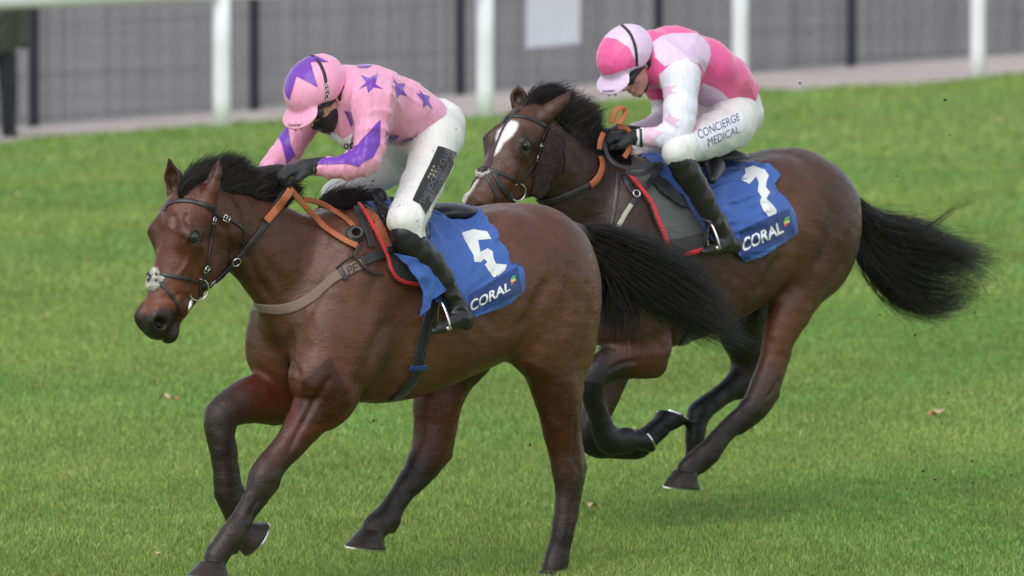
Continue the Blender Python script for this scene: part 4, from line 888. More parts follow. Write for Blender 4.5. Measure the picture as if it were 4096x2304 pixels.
# ---------------------------------------------------------------- horse details, tack and hair
def ball(c, r, n=14, sc=(1, 1, 1), A=np.eye(3)):
    V = []; 
    for i in range(n+1):
        for j in range(2*n):
            a, b = math.pi*i/n, math.pi*j/n; V.append(np.array([math.cos(a)*sc[0], math.sin(a)*math.cos(b)*sc[1], math.sin(a)*math.sin(b)*sc[2]])*r@A+c)
    m = 2*n; return np.array(V), [[i*m+j, i*m+(j+1) % m, (i+1)*m+(j+1) % m, (i+1)*m+j] for i in range(n) for j in range(m)]
def eyes(H, root, e):
    for g in (1, -1):
        c = H.to((e[0], e[1], e[2]*g))[0]; v, f = ball(c, e[3]); build('eye', [(v, f, 0)], root, [M['eye']])
def shoes_of(L, root):
    for E, hl, w in L:
        a = np.linspace(-2.45, 2.45, 36); r1, r2 = 1.0, .80; P = []
        for t in a: P.append([math.cos(t)*hl, math.sin(t)*w])
        P = np.array(P); out = []; Fs = []; m = len(P)
        for k, (rr, z) in enumerate(((r1, .002), (r1, -.005), (r2, -.005), (r2, .002))): out += [E.to([p[0]*rr, p[1]*rr, z])[0] for p in P]
        for k in range(4):
            for i in range(m-1): Fs.append([k*m+i, k*m+i+1, ((k+1) % 4)*m+i+1, ((k+1) % 4)*m+i])
        Fs += [[0, m, 2*m, 3*m], [m-1, 2*m-1, 3*m-1, 4*m-1][::-1]]
        build('horseshoe', [(np.array(out), Fs, 0)], root, [M['steel']], smooth=False)
def mirror_head(H, V):
    L = H.back(V); L[:, 2] *= -1; return H.to(L)
def head_strap(name, S, H, pts, w, m, parent, t=.004, mirror=True, off=.0015):
    P, N, rb = strap(S, pts, w, t, off)
    lay = [(rb[0], rb[1], 0)]
    if mirror: lay.append((mirror_head(H, rb[0]), [f[::-1] for f in rb[1]], 0))
    return build(name, lay[:1], parent, [m]), (build(name, [lay[1]], parent, [m]) if mirror else None)
def ring_at(c, n, r, wire, e1=None):
    n = n/np.linalg.norm(n); e = np.array([0, 0, 1.0]) if e1 is None else e1; e = e-(e@n)*n; e /= np.linalg.norm(e); b = np.cross(n, e)
    P = [c+r*(math.cos(a)*e+math.sin(a)*b) for a in np.linspace(0, 2*math.pi, 33)]
    return tube(P, wire, 8, False)
def buckle(S, x, y, ang, parent, s=.016, name='buckle'):
    h = S.hit(x, y)
    if h is None: return
    p, n = h; u = S.fr.R@(AX_R*math.cos(ang)+AX_U*math.sin(ang)); u = u-(u@n)*n; u /= np.linalg.norm(u); b = np.cross(n, u); c = p+n*.007
    P = [c+u*s*a+b*s*.8*k for a, k in ((-1, -1), (1, -1), (1, 1), (-1, 1), (-1, -1))]
    lay = [tube([P[i], P[i+1]], .0022, 6)+(0,) for i in range(4)]+[tube([c-b*s*.8, c+b*s], .0016, 6)+(0,)]
    build(name, lay, parent, [M['steel']])
def wool(name, pts, rad, S, parent, m, n=900, ln=.012, seed=1, thick=1.0):
    """a fleece: bumpy core with short tufts"""
    R = np.random.default_rng(seed); V = []; Fs = []
    return None
zh = lambda L: zz((500, 600), 800/1449, L); zk = lambda L: zz((1800, 300), 800/1932, L)
def fleece(name, nodes, parent, m, seed=1, tuft=.011, n=2600, k=.02, rr=.0009, flat=None):
    P = np.array([p for p, r in nodes]); rm = max(r for p, r in nodes); B = Blob(P.min(0)-rm-.03, P.max(0)+rm+.03, .004); B.chain(nodes, k, None, (1, 1, 1) if flat is None else flat, ki=.01)
    V, Fs = blob_cloth(B, .0035, seed, 260); R = np.random.default_rng(seed); i = R.integers(0, len(V), n); c = P.mean(0)
    me = mesh_np('x', V, Fs); nn = np.zeros(len(V)*3, np.float32); me.vertices.foreach_get('normal', nn); NN = nn.reshape(-1, 3); bpy.data.meshes.remove(me)
    d = NN[i]+R.normal(size=(n, 3))*.45; d /= np.linalg.norm(d, axis=1)[:, None]; a = V[i]; s = np.cross(d, R.normal(size=(n, 3))); s /= np.linalg.norm(s, axis=1)[:, None]; L = tuft*R.uniform(.4, 1, (n, 1))
    T = np.stack([a-s*rr, a+s*rr, a+d*L], 1).reshape(-1, 3); tf = [[3*j, 3*j+1, 3*j+2] for j in range(n)]
    return build(name, [(V, Fs, 0), (T, tf, 0)], parent, [m])
# ---- front horse: bridle
eyes(H1, R1, (.214, .056, .0860, .0265)); shoes_of(SH1, R1); eyes(H2, R2, (.214, .056, .0860, .0265)); shoes_of(SH2, R2)
I4 = Matrix.Identity(4)
br1 = empty('bridle', None, R1)
head_strap('browband', S1, H1, zh([(292, 440), (300, 408), (345, 378), (420, 366), (500, 376), (580, 400), (648, 432)]), .017, M['black'], br1, mirror=False)
head_strap('cheek_strap', S1, H1, zh([(640, 400), (641, 480), (636, 560), (622, 650), (608, 740), (598, 830), (580, 900), (556, 960)]), .014, M['black'], br1)
head_strap('noseband', S1, H1, zh([(250, 900), (300, 908), (400, 925), (470, 940), (525, 955)]), .013, M['black'], br1)
head_strap('noseband', S1, H1, zh([(250, 960), (300, 1010), (345, 1065), (380, 1130), (404, 1190)]), .012, M['black'], br1)
head_strap('throat_lash', S1, H1, zh([(642, 445), (680, 482), (740, 500), (800, 530), (850, 575), (862, 620), (850, 690), (825, 735)]), .011, M['black'], br1)
head_strap('noseband', S1, H1, zh([(560, 985), (600, 975), (650, 950), (700, 915), (720, 890)]), .022, M['black'], br1, t=.006)
head_strap('curb_strap', S1, H1, zh([(590, 900), (560, 950), (545, 1000), (550, 1050), (580, 1090), (530, 1130)]), .016, M['black'], br1, mirror=False)
for x, y, a in ((637, 510, 1.3), (585, 865, 1.1), (630, 965, .3), (730, 497, -.4)): buckle(S1, *zh([(x, y)])[0], a, br1, .013)
nb = S1.hit(*zh([(232, 930)])[0])
fl1 = fleece('noseband_fleece', [(nb[0]+F1.R@(AX_U*.024-AX_R*.008+AX_F*-.004), .014), (nb[0]-F1.R@(AX_R*.008)+nb[1]*.006, .017), (nb[0]-F1.R@(AX_U*.024+AX_R*.020), .015), (nb[0]-F1.R@(AX_U*.026+AX_R*.0), .014), (nb[0]+F1.R@(AX_R*.014), .014)], br1, M['wool'], 3)
cx = nb[0]+nb[1]*.024-F1.R@(AX_R*.006); xs = []
for dx, dy in ((1, .75), (-1, .9), (-.9, -.9), (1, -.9)):
    e = cx+F1.R@(AX_R*dx*.018+AX_U*dy*.016)-nb[1]*.004; xs.append(tube([cx, (cx+e)/2+nb[1]*.002, e], [.006, .0045, .0065], 8)+(0,))
build('noseband_cross', xs, br1, [M['black']])
def bit(H, S, px, r, parent, fr, side=.0):
    h = S.hit(*px); p = h[0]+h[1]*.006
    v, f = ring_at(p, h[1]*.7+fr.R@(-AX_F)*.3, r, .0032); build('bit_ring', [(v, f, 0)], parent, [M['steel']]); build('bit_ring', [(mirror_head(H, v), f, 0)], parent, [M['steel']]); return p
bp1 = bit(H1, S1, zh([(528, 1010)])[0], .042, br1, F1)
mc = S1.hit(*zh([(455, 1150)])[0]); v, f = tube([bp1+F1.R@(-AX_R*.03-AX_U*.035), mc[0]+mc[1]*.006, mc[0]+F1.R@(-AX_U*.012-AX_R*.004)+mc[1]*.003], [.010, .009, .006], 10); build('bit_mouthpiece', [(v, f, 0)], br1, [M['steel']])
# ---- front horse: reins with orange rubber grips
def free_strap(name, fr, pts, w, m, parent, t=.004, nrm=(.35, .9, .2), k=8):
    P = crom([fr.Q(*p) for p in pts], k); n = np.array(nrm)/np.linalg.norm(nrm); V, Fs = ribbon(P, np.tile(n, (len(P), 1)), w, t); return build(name, [(V, Fs, 0)], parent, [m])
def lay_strap(name, S, pts, w, m, parent, t=.004, off=.002, mirror=False, n=7, miss=None):
    P, N, rb = strap(S, pts, w, t, off, n, miss); o = build(name, [(rb[0], rb[1], 0)], parent, [m])
    if mirror: V = rb[0]*[1, -1, 1]; build(name, [(V, [f[::-1] for f in rb[1]], 0)], parent, [m])
    return P, N
rn1 = empty('reins', None, R1)
lay_strap('rein', S1, zh([(575, 1000), (640, 960), (700, 905), (760, 845), (850, 745), (950, 625), (1035, 505)]), .025, M['black'], rn1, .004, .004)
def soft_strap(name, S, pts, w, m, parent, t=.006, off=.012, miss=.11, nrm=(.35, .9, .25)):
    P = []
    for x, y in crom([p[:2] for p in pts], 8):
        h = S.hit(x, y); P.append(S.fr.Q(x, y, max(h[0][1]+off, 0) if h is not None and h[0][1] > 0 else miss))
    P = np.array(P)
    for _ in range(14): P[1:-1, 1] = (P[:-2, 1]+P[2:, 1])/2
    q = S.fr.px(P); tgt = crom([p[:2] for p in pts], 8); P = np.array([S.fr.Q(x, y, p[1]) for (x, y), p in zip(tgt, P)])
    n = np.array(nrm)/np.linalg.norm(nrm); V, Fs = ribbon(P, np.tile(n, (len(P), 1)), w, t); return build(name, [(V, Fs, 0)], parent, [m])
soft_strap('rein_grip', S1, zh([(1022, 516), (1080, 450), (1140, 375), (1180, 322), (1200, 288)]), .030, M['tan'], rn1)
soft_strap('rein_grip', S1, zh([(1196, 286), (1225, 318), (1290, 395), (1370, 480), (1449, 560)])+z1([(540, 1262), (620, 1310), (690, 1342)]), .024, M['tan'], rn1)
soft_strap('rein_grip', S1, z1([(340, 1045), (400, 1052), (480, 1080), (560, 1130), (630, 1180), (680, 1232)]), .022, M['tan'], rn1, miss=.04)
Pm, Nm = lay_strap('martingale_strap', S1, zh([(800, 800), (830, 760), (870, 700)]), .008, M['black'], rn1, .002, .001)
hk = S1.hit(*z1([(672, 1275)])[0]); lay = [ring_at(hk[0]+hk[1]*(.014+.006*i), hk[1]+np.array([.2*i, 0, .1]), .030-.004*i, .008)+(0,) for i in range(3)]; build('rein_knot', lay, rn1, [M['black']])
v, f = ring_at(*(lambda h: (h[0]+h[1]*.010, h[1]))(S1.hit(*zh([(800, 805)])[0])), .017, .0028); build('martingale_ring', [(v, f, 0)], rn1, [M['steel']])
# ---- front horse: saddle cloth, pad, saddle
def barrel_map(S, off):
    fr = S.fr; cz = float(np.median(S.V[(np.abs(S.V[:, 0]) < .3) & (S.V[:, 2] > .9)][:, 2]))-.02
    def to(x, y):
        h = S.hit(x, y)
        if h is None: return None
        return h[0][0], math.atan2(h[0][1], h[0][2]-cz)
    def back(u, a, o=off):
        c = Vector((u, 0, cz)); d = Vector((0, math.sin(a), math.cos(a))); r = S.T.ray_cast(c+d*.9, -d)
        if r[0] is None: return None
        n = np.array(r[1]); n = n if n@np.array(d) > 0 else -n; return np.array(r[0])+n*o+np.array([0, 0, .0])
    return to, back, cz
def laid_sheet(name, S, poly, off, thick, m, parent, amp=.004, seed=1, folds=None, both=True, lift=None):
    """poly: photo points on the near flank; points tagged 's' lie on the spine"""
    to, back, cz = barrel_map(S, off); UA = []
    for p in poly:
        if len(p) > 2: u = S.fr.Q(p[0], p[1], 0)[0]; UA.append((u, 0.0))
        else:
            t = to(p[0], p[1])
            if t is not None: UA.append(t)
    P, Fs = fill2d([(u, a*.3) for u, a in UA], .011); V = []; 
    for u, a in P: V.append(back(u, a/.3))
    V = np.array(V, float); w = 1.2*Folds(seed, 2, 34, .4, (.5, .3, -.8))(V)+.8*Folds(seed+2, 2, 52, .4, (1, .2, -.2))(V)+.5*Waves(seed+3, 6, 24, .4)(V, False)
    ext = w*amp
    if lift is not None: ext = ext+lift(V)
    dirn = V-np.stack([V[:, 0], 0*V[:, 0], np.full(len(V), cz)], 1); dirn /= np.linalg.norm(dirn, axis=1)[:, None]; V = V+dirn*np.maximum(ext, -off*.5)[:, None]
    lay = [(V, Fs, 0)]
    # thickness rim
    O = V-dirn*thick; edge = {}
    for f in Fs:
        for i in range(len(f)): e = tuple(sorted((f[i], f[i-1]))); edge[e] = edge.get(e, 0)+1
    rim = [[a, b, b+len(V), a+len(V)] for (a, b), k in edge.items() if k == 1 and not (abs(V[a][1]) < .004 and abs(V[b][1]) < .004)]
    Vn = np.concatenate([V, O]); Fn = Fs+[[i+len(V) for i in f][::-1] for f in Fs]+rim
    if both:
        k = len(Vn); Vn = np.concatenate([Vn, Vn*[1, -1, 1]]); Fn = Fn+[[i+k for i in f][::-1] for f in Fn]
    return Vn, Fn, Surf(S.fr, V, Fs)
sx = lambda L: [(x, y, 's') for x, y in L]
# dark pad with a red edge
padV, padF, SP1 = laid_sheet('saddle_pad', S1, sx([(1440, 822)])+z3([(232, 200), (300, 350), (345, 450), (385, 535), (405, 610), (440, 665), (490, 695), (620, 722), (700, 730), (760, 640), (820, 500)])+sx([(1840, 850), (1700, 850), (1560, 826)]), .010, .010, M['pad'], None, .001, 4)
sd1 = empty('saddle', F1.M@Matrix.Translation((0.1, 0, 1.5))); PIs = Matrix.Translation((-.1, 0, -1.5)); tag(sd1, 'small black racing saddle with red edged pad under the jockey in purple stars', 'saddle', 'racing saddles')
def inS(o, PI=PIs): o.matrix_parent_inverse = PI; return o
inS(build('saddle_pad', [(padV, padF, 0)], sd1, [M['pad']]))
P_, N_, rb = strap(S1, z3([(218, 205), (262, 285), (300, 352), (345, 450), (385, 535), (405, 605), (435, 660), (490, 690), (560, 704), (640, 722)]), .014, .007, .016); inS(build('pad_edge', [(rb[0], rb[1], 0)], sd1, [M['red']])); P_, N_, rb = strap(S1, z3([(330, 420), (385, 535), (405, 605), (435, 660), (490, 690), (560, 704), (640, 722)]), .014, .007, .016); inS(build('pad_edge', [(rb[0]*[1, -1, 1], [f[::-1] for f in rb[1]], 0)], sd1, [M['red']]))
P_, N_, rb = strap(S1, z3([(188, 165), (225, 260), (268, 370), (300, 470)]), .030, .006, .004); inS(build('wither_strap', [(rb[0], rb[1], 0)], sd1, [M['blackcloth']]))
# girth and surcingle
P_, N_, rb = strap(S1, z3([(700, 800), (685, 850), (655, 960), (625, 1080), (592, 1240), (545, 1340), (480, 1415), (440, 1445)]), .056, .006, .002); inS(build('girth', [(rb[0], rb[1], 0), (rb[0]*[1, -1, 1], [f[::-1] for f in rb[1]], 0)], sd1, [M['blackcloth']]))
P_, N_, rb = strap(S1, z3([(536, 1236), (590, 1240), (644, 1236)]), .021, .003, .009); inS(build('girth_band', [(rb[0], rb[1], 0)], sd1, [M['bluedk']]))
P_, N_, rb = strap(S1, z3([(690, 925), (660, 1020), (636, 1120), (610, 1200)]), .012, .003, .009); inS(build('girth_strap', [(rb[0], rb[1], 0)], sd1, [M['black']]))
# saddle cloth, number and sponsor ribbon
C1 = sx([(1860, 850), (1765, 868), (1650, 850), (1520, 815), (1440, 815)])
cpoly = z3([(290, 165), (335, 255), (378, 345), (412, 430), (452, 505), (540, 600), (620, 720), (700, 830), (800, 880), (925, 895), (948, 908), (1100, 850), (1268, 750), (1240, 592), (1165, 570), (1160, 520), (1105, 420), (1060, 340), (965, 255)])+C1
cV, cF, SC1 = laid_sheet('saddle_cloth', S1, cpoly, .020, .003, M['blue'], None, .011, 8)
num5 = z3([(878, 372), (960, 350), (1045, 365), (1070, 412), (985, 420), (1000, 498), (1045, 472), (1078, 492), (1085, 540), (1100, 572), (1170, 578), (1160, 610), (1120, 645), (1085, 660), (1058, 625), (1028, 578), (1045, 560), (1022, 540), (1002, 562), (962, 560), (955, 515), (930, 475), (900, 420)])
rib = z3([(925, 772), (1238, 590), (1268, 752), (948, 910), (918, 884)])
d1 = decal(SC1, num5, .0015, 6); d2 = decal(SC1, rib, .002, 6); d3 = decal(SC1, text2d('CORAL', z3([(928, 812), (1182, 690), (1192, 742), (936, 882)]), shear=.12, bold=.025), .0035, 5)
fl = lambda pts: decal(SC1, z3(pts), .0035, 5)
f1, f2, f3 = fl([(1192, 668), (1206, 652), (1224, 646), (1222, 668), (1200, 676)]), fl([(1192, 676), (1222, 668), (1226, 680), (1206, 690), (1194, 690)]), fl([(1192, 690), (1214, 690), (1204, 706), (1194, 712)])
cols_ = [mat('print_green', (.08, .42, .12), .6), mat('print_yellow', (.75, .60, .08), .6), mat('print_red', (.70, .12, .10), .6)]
sc1 = build('saddle_cloth', [(cV, cF, 0), (*d1, 1), (*d2, 2), (*d3, 1), (*f1, 3), (*f2, 4), (*f3, 5)], None, [M['blue'], M['white_print'], M['bluedk']]+cols_); sc1.matrix_world = F1.M
tag(sc1, 'blue saddle cloth with white number five under the front jockey', 'saddle cloth', 'numbered saddle cloths')
# a loose fold of the cloth in front of the boot
def flap(fr, S, outline, vs, name, parent, m, thick=.003, PI=None):
    P, Fs = fill2d(outline, 9); V = []
    for x, y in P:
        h = S.hit(x, y); v = vs(x, y); q = fr.Q(x, y, v)
        V.append(q)
    V = np.array(V); V[:, 1] += .006*Waves(5, 6, 70)(V); k = len(V); O = V-[0, thick, 0]
    o = build(name, [(V, Fs, 0), (O, [f[::-1] for f in Fs], 0)], parent, [m]); 
    if PI is not None: o.matrix_parent_inverse = PI
    return o
fo = flap(F1, S1, z3([(452, 505), (560, 525), (660, 555), (760, 600), (815, 650), (828, 695), (790, 745), (700, 800), (690, 850), (620, 915), (634, 830), (632, 750), (600, 680), (540, 590)]), lambda x, y: .315+.0002*(x-1600), 'cloth_fold', sc1, M['blue'])
# seat, flap and stirrup
def seat(fr, PIx, root, B, seatpts, rear):
    V, Fs = blob_cloth(B, .0006, 3, 60); o = build('seat', [(V, Fs, 0)], root, [M['black']]); o.matrix_parent_inverse = PIx; return o
B = Blob(F1.Q(1640, 900, 0)-[.32, .3, .25], F1.Q(1640, 900, 0)+[.32, .3, .2], .005)
B.chain([(F1.Q(1560, 812, 0), .045), (F1.Q(1620, 850, 0), .05), (F1.Q(1700, 862, 0), .055), (F1.Q(1765, 855, 0), .06)], .04, None, (1, 1.5, .55)); B.ell(F1.Q(1795, 846, .02), (.105, .125, .034), .03); B.ell(F1.Q(1508, 800, 0), (.035, .05, .05), .03)
B.chain([(F1.Q(1700, 880, .1), .03), (F1.Q(1690, 940, .2), .028), (F1.Q(1690, 985, .27), .02)], .03, None, (1.6, .7, 1)); B.chain([(F1.Q(1700, 880, .1)*[1, -1, 1], .03), (F1.Q(1690, 940, .2)*[1, -1, 1], .028), (F1.Q(1690, 985, .27)*[1, -1, 1], .02)], .03, None, (1.6, .7, 1))
seat(F1, PIs, sd1, B, None, None)
def leaf(fr, pts, v, m, name, root, PIx, thick=.008, step=9):
    P, Fs = fill2d(pts, step); V = np.array([fr.Q(x, y, v(x, y)) for x, y in P]); edge = {}
    for f in Fs:
        for i in range(len(f)): e = tuple(sorted((f[i], f[i-1]))); edge[e] = edge.get(e, 0)+1
    k = len(V); O = V-[0, thick, 0]; rim = [[a, b, b+k, a+k] for (a, b), c in edge.items() if c == 1]
    o = build(name, [(np.concatenate([V, O]), Fs+[[i+k for i in f][::-1] for f in Fs]+rim, 0)], root, [m]); o.matrix_parent_inverse = PIx; return o
def vb(S, off):
    def f(x, y):
        h = S.hit(x, y); return (h[0][1] if h is not None else .05)+off
    return f
def leaf_on(S, pts, off, m, name, root, PIx, thick=.008, step=8):
    P, Fs = fill2d(pts, step); V = []; ok = []; SS = S if isinstance(S, (list, tuple)) else [S]
    for x, y in P:
        hs = [h_ for h_ in (s_.hit(x, y) for s_ in SS) if h_ is not None]; h = max(hs, key=lambda h_: h_[0][1]) if hs else None; ok.append(h is not None); V.append(h[0]+h[1]*off if h else (0, 0, 0))
    Fs = [f for f in Fs if all(ok[i] for i in f)]; V = np.array(V, float); c = np.array([0, .0, 0]); k = len(V); O = V-np.array([0, thick, .0]); edge = {}
    for f in Fs:
        for i in range(len(f)): e = tuple(sorted((f[i], f[i-1]))); edge[e] = edge.get(e, 0)+1
    rim = [[a, b, b+k, a+k] for (a, b), c_ in edge.items() if c_ == 1]
    o = build(name, [(np.concatenate([V, O]), Fs+[[i+k for i in f][::-1] for f in Fs]+rim, 0)], root, [m]); o.matrix_parent_inverse = PIx; return o
leaf_on([SC1, SP1, S1], z3([(246, 226), (285, 228), (330, 262), (375, 340), (418, 440), (422, 474), (398, 478), (345, 430), (295, 345), (262, 285)]), .008, M['tan'], 'saddle_flap', sd1, PIs)
leaf_on([SC1, SP1, S1], z3([(308, 142), (345, 150), (400, 240), (415, 300), (440, 420), (420, 400), (370, 320), (325, 230)]), .020, M['black'], 'saddle_tree', sd1, PIs, .012)
P_, N_, rb = strap(SP1, z3([(238, 540), (300, 520), (370, 490), (440, 480), (520, 455)]), .026, .005, .010); inS(build('surcingle', [(rb[0], rb[1], 0)], sd1, [M['black']]))
def stirrup(fr, S, root, PIx, px, sc, leather_top):
    c = fr.Q(*px); h = .062; w = .05; P = [c+np.array([0, 0, h*1.5])]
    pts = [(-w, 0), (-w, .02), (-w*.85, .05), (-w*.4, .085), (0, .10), (w*.4, .085), (w*.85, .05), (w, .02), (w, 0)]
    ax = np.array([.35, .94, 0]); L = [c+ax*a+np.array([.02*b/.1, 0, b]) for a, b in pts]
    lay = [tube(crom(L, 4), .0055, 8)+(0,), tube([c-ax*w, c+ax*w], .009, 8)+(0,)]
    o = build('stirrup', lay, root, [M['steel']]); o.matrix_parent_inverse = PIx
    t = fr.Q(*leather_top); top = L[4]; V, Fs = ribbon(crom([top, (top*.6+t*.4)+[0, .01, 0], t], 5), np.tile([.2, .97, .1], (11, 1)), .018, .004); o = build('stirrup_leather', [(V, Fs, 0)], root, [M['black']]); o.matrix_parent_inverse = PIx
stirrup(F1, S1, sd1, PIs, z3([(770, 985, .345)])[0], 1, z3([(706, 830, .30)])[0])
p_ = z3([(770, 985, .345)])[0]; 
# breast girth
bg = empty('breast_girth', None, R1)
lay_strap('webbing', S1, zz((500, 600), .5521, [(942, 1125), (985, 1142), (1060, 1152), (1140, 1152), (1210, 1138), (1280, 1110), (1360, 1060), (1449, 985)])+z3([(60, 660), (150, 612), (245, 566)]), .040, M['girth'], bg, .004, .003)
fb = S1.hit(*zz((500, 600), .5521, [(944, 1126)])[0])[0]; far = [fb]
for k in range(1, 10):
    q = fb+np.array([-.07*k*1.0, -.02*min(k, 3), .012*k]); r = S1.near((q[0], -abs(q[1])-.05, q[2])); far.append(r[0]+r[1]*.004)
far = np.array(far); V, Fs = ribbon(crom(far, 3), np.array([S1.near(p)[1] for p in crom(far, 3)]), .040, .004); build('webbing', [(V, Fs, 0)], bg, [M['girth']])
lay_strap('neck_strap', S1, z3([(236, 420), (185, 510), (190, 545), (240, 600), (300, 635), (362, 650)]), .009, M['black'], bg, .006, .012)
lay_strap('neck_strap', S1, z3([(180, 520), (120, 560), (72, 606)]), .006, M['black'], bg, .005, .006)
lay_strap('leather_keeper', S1, z3([(95, 600), (115, 640), (135, 675)]), .018, M['black'], bg, .003, .008)
lay_strap('leather_end', S1, z3([(235, 560), (300, 530), (380, 500)]), .040, M['black'], bg, .004, .010)
buckle(SP1, *z3([(362, 518)])[0], .5, sd1, .016)


dv, df = decal(S1, text2d('PF', z3([(136, 592), (196, 566), (206, 622), (148, 648)])), .0085, 5); build('webbing_letters', [(dv, df, 0)], bg, [M['black']])
dv, df = decal(P1.helmet, text2d('SSG', z1([(499, 290), (505, 398), (488, 402), (482, 292)])), .0045, 4); P1.put('strap_letters', dv, df, [M['white_print']])
# ---- rear horse: bridle with sheepskin cheek pieces
br2 = empty('bridle', None, R2)
head_strap('browband', S2, H2, zk([(522, 455), (535, 425), (575, 400), (650, 396), (740, 412), (850, 455), (940, 505)]), .018, M['black'], br2, mirror=False)
head_strap('face_strap', S2, H2, zk([(672, 330), (610, 390), (550, 460), (500, 550), (468, 630), (425, 735), (395, 830), (372, 900)]), .010, M['black'], br2, mirror=False)
head_strap('noseband', S2, H2, zk([(360, 905), (430, 930), (520, 965), (600, 1005), (680, 1045)]), .014, M['black'], br2)
head_strap('noseband', S2, H2, zk([(330, 950), (370, 1010), (410, 1080), (436, 1150), (445, 1225)]), .014, M['black'], br2)
head_strap('noseband', S2, H2, zk([(425, 945), (460, 1010), (500, 1090), (550, 1150), (600, 1210)]), .024, M['black'], br2)
head_strap('cheek_strap', S2, H2, zk([(945, 500), (905, 590), (880, 680), (850, 790), (800, 880), (740, 960), (685, 1040)]), .012, M['black'], br2)
head_strap('throat_lash', S2, H2, zk([(1085, 690), (1105, 760), (1115, 850), (1095, 950)]), .009, M['black'], br2, mirror=False)
for x, y, a in ((870, 690, 1.3), (842, 805, 1.2)): buckle(S2, *zk([(x, y)])[0], a, br2, .011)
def on(S, L, off, r): return [(lambda h: (h[0]+h[1]*off, r_))(S.hit(x, y)) for (x, y), r_ in zip(L, r)]
sk = zk([(1000, 590), (985, 680), (965, 770), (930, 860), (890, 950), (850, 1030), (830, 1090)])
fleece('sheepskin_cheek', on(S2, sk, .012, [.038, .046, .046, .046, .044, .042, .036]), br2, M['dkwool'], 5, .012, 7000, flat=(1, .8, 1))
nb2 = S2.hit(*zk([(330, 935)])[0]); fleece('noseband_fleece', [(nb2[0]-F2.R@(AX_R*.018)-F2.R@(AX_U*.006), .014), (nb2[0]-F2.R@(AX_U*.012), .015), (nb2[0]+F2.R@(AX_R*.034-AX_U*.006), .013)], br2, M['wool'], 6, n=1500)
cx = nb2[0]+nb2[1]*.012; build('noseband_cross', [tube([cx-F2.R@(AX_R*.022), cx, cx+F2.R@(AX_R*.02+AX_U*.008)], [.009, .013, .008], 8)+(0,), tube([cx+F2.R@(AX_U*.016), cx-F2.R@(AX_U*.014)], [.008, .008], 8)+(0,)], br2, [M['black']])
bit(H2, S2, zk([(650, 1130)])[0], .036, br2, F2)
rn2 = empty('reins', None, R2)
lay_strap('rein', S2, zk([(735, 1205), (820, 1210), (900, 1212), (980, 1210), (1070, 1185), (1180, 1140), (1270, 1095), (1350, 1050)]), .024, M['black'], rn2, .004, .006)
lay_strap('rein_grip', S2, zk([(1340, 1062), (1385, 1030), (1425, 980), (1452, 910), (1455, 850), (1436, 795)]), .030, M['tan'], rn2, .007, .008)
def free_loop(name, fr, pts, w, m, parent, t=.005, nrm=(.3, .9, .3)): return free_strap(name, fr, pts, w, m, parent, t, nrm)
lp = zk([(1560, 470), (1580, 400), (1610, 340), (1650, 318), (1685, 335), (1690, 380), (1660, 430), (1625, 480)]); free_loop('rein_grip', F2, [(x, y, .10+.004*i) for i, (x, y) in enumerate(lp)], .024, M['tan'], rn2, .006, (.6, .5, .6))
lp = zk([(1620, 500), (1690, 510), (1735, 560), (1745, 640), (1715, 740), (1680, 800)]); free_loop('rein_grip', F2, [(x, y, .12) for x, y in lp], .022, M['tan'], rn2, .006)
lp = zk([(1480, 560), (1450, 640), (1440, 720)]); free_loop('rein_grip', F2, [(x, y, .10) for x, y in lp], .022, M['tan'], rn2, .006)
lp = z4([(240, 130), (250, 190), (275, 260), (330, 320), (400, 350), (500, 352), (600, 335), (680, 318)]); free_loop('rein_end', F2, [(x, y, v) for (x, y), v in zip(lp, (.09, .11, .14, .17, .19, .21, .22, .22))], .018, M['black'], rn2, .003)
lp = z4([(420, 385), (480, 405), (560, 405), (640, 370), (700, 340)]); free_loop('rein_end', F2, [(x, y, .215) for x, y in lp], .020, M['black'], rn2, .003)
bs = empty('breast_strap', None, R2)
lay_strap('leather_strap', S2, z4([(352, 395), (350, 480), (342, 580), (325, 690), (305, 790), (288, 880)]), .020, M['black'], bs, .004, .003)
lay_strap('leather_strap', S2, z4([(410, 430), (440, 500), (480, 560)]), .026, M['black'], bs, .004, .006)
lay_strap('leather_strap', S2, z4([(505, 590), (480, 640), (445, 690)]), .022, M['black'], bs, .004, .006)
lay_strap('elastic_strap', S2, z4([(462, 660), (420, 730), (370, 820), (330, 895), (300, 960)]), .020, mat('pale_elastic', (.42, .42, .34), .8), bs, .004, .008)
hk = S2.hit(*z4([(498, 577)])[0]); v, f = ring_at(hk[0]+hk[1]*.016, hk[1], .015, .003); build('strap_ring', [(v, f, 0)], bs, [M['steel']])
# pad, saddle, girth
spine = lambda *xs: [(x, 0, 's') for x in xs]
def sq_(x): return (x, 640, 's')
padpoly2 = [sq_(2520)]+z4([(445, 440), (490, 490), (560, 580), (620, 670), (660, 780), (710, 900), (745, 1000), (775, 1065), (830, 1090), (920, 1072), (1040, 1035), (1110, 900), (1180, 700)])+[sq_(2900), sq_(2750), sq_(2620)]
pv, pf, SP2 = laid_sheet('saddle_pad', S2, padpoly2, .010, .010, M['pad2'], None, .001, 4)
sd2 = empty('saddle', F2.M@Matrix.Translation((0.1, 0, 1.5))); tag(sd2, 'black racing saddle on a grey red edged pad under the white sleeved jockey', 'saddle', 'racing saddles')
inS(build('saddle_pad', [(pv, pf, 0), (*decal(SP2, z4([(755, 955), (900, 930), (1060, 888), (1090, 1030), (920, 1060), (830, 1080), (790, 1050)]), .001, 7), 1)], sd2, [M['pad2'], M['pad']]))
P_, N_, rb = strap(S2, z4([(445, 435), (490, 485), (560, 575), (620, 668), (660, 775), (710, 895), (742, 990), (775, 1060), (830, 1082), (920, 1066), (1035, 1030)]), .018, .007, .016); inS(build('pad_edge', [(rb[0], rb[1], 0)], sd2, [M['red']]))
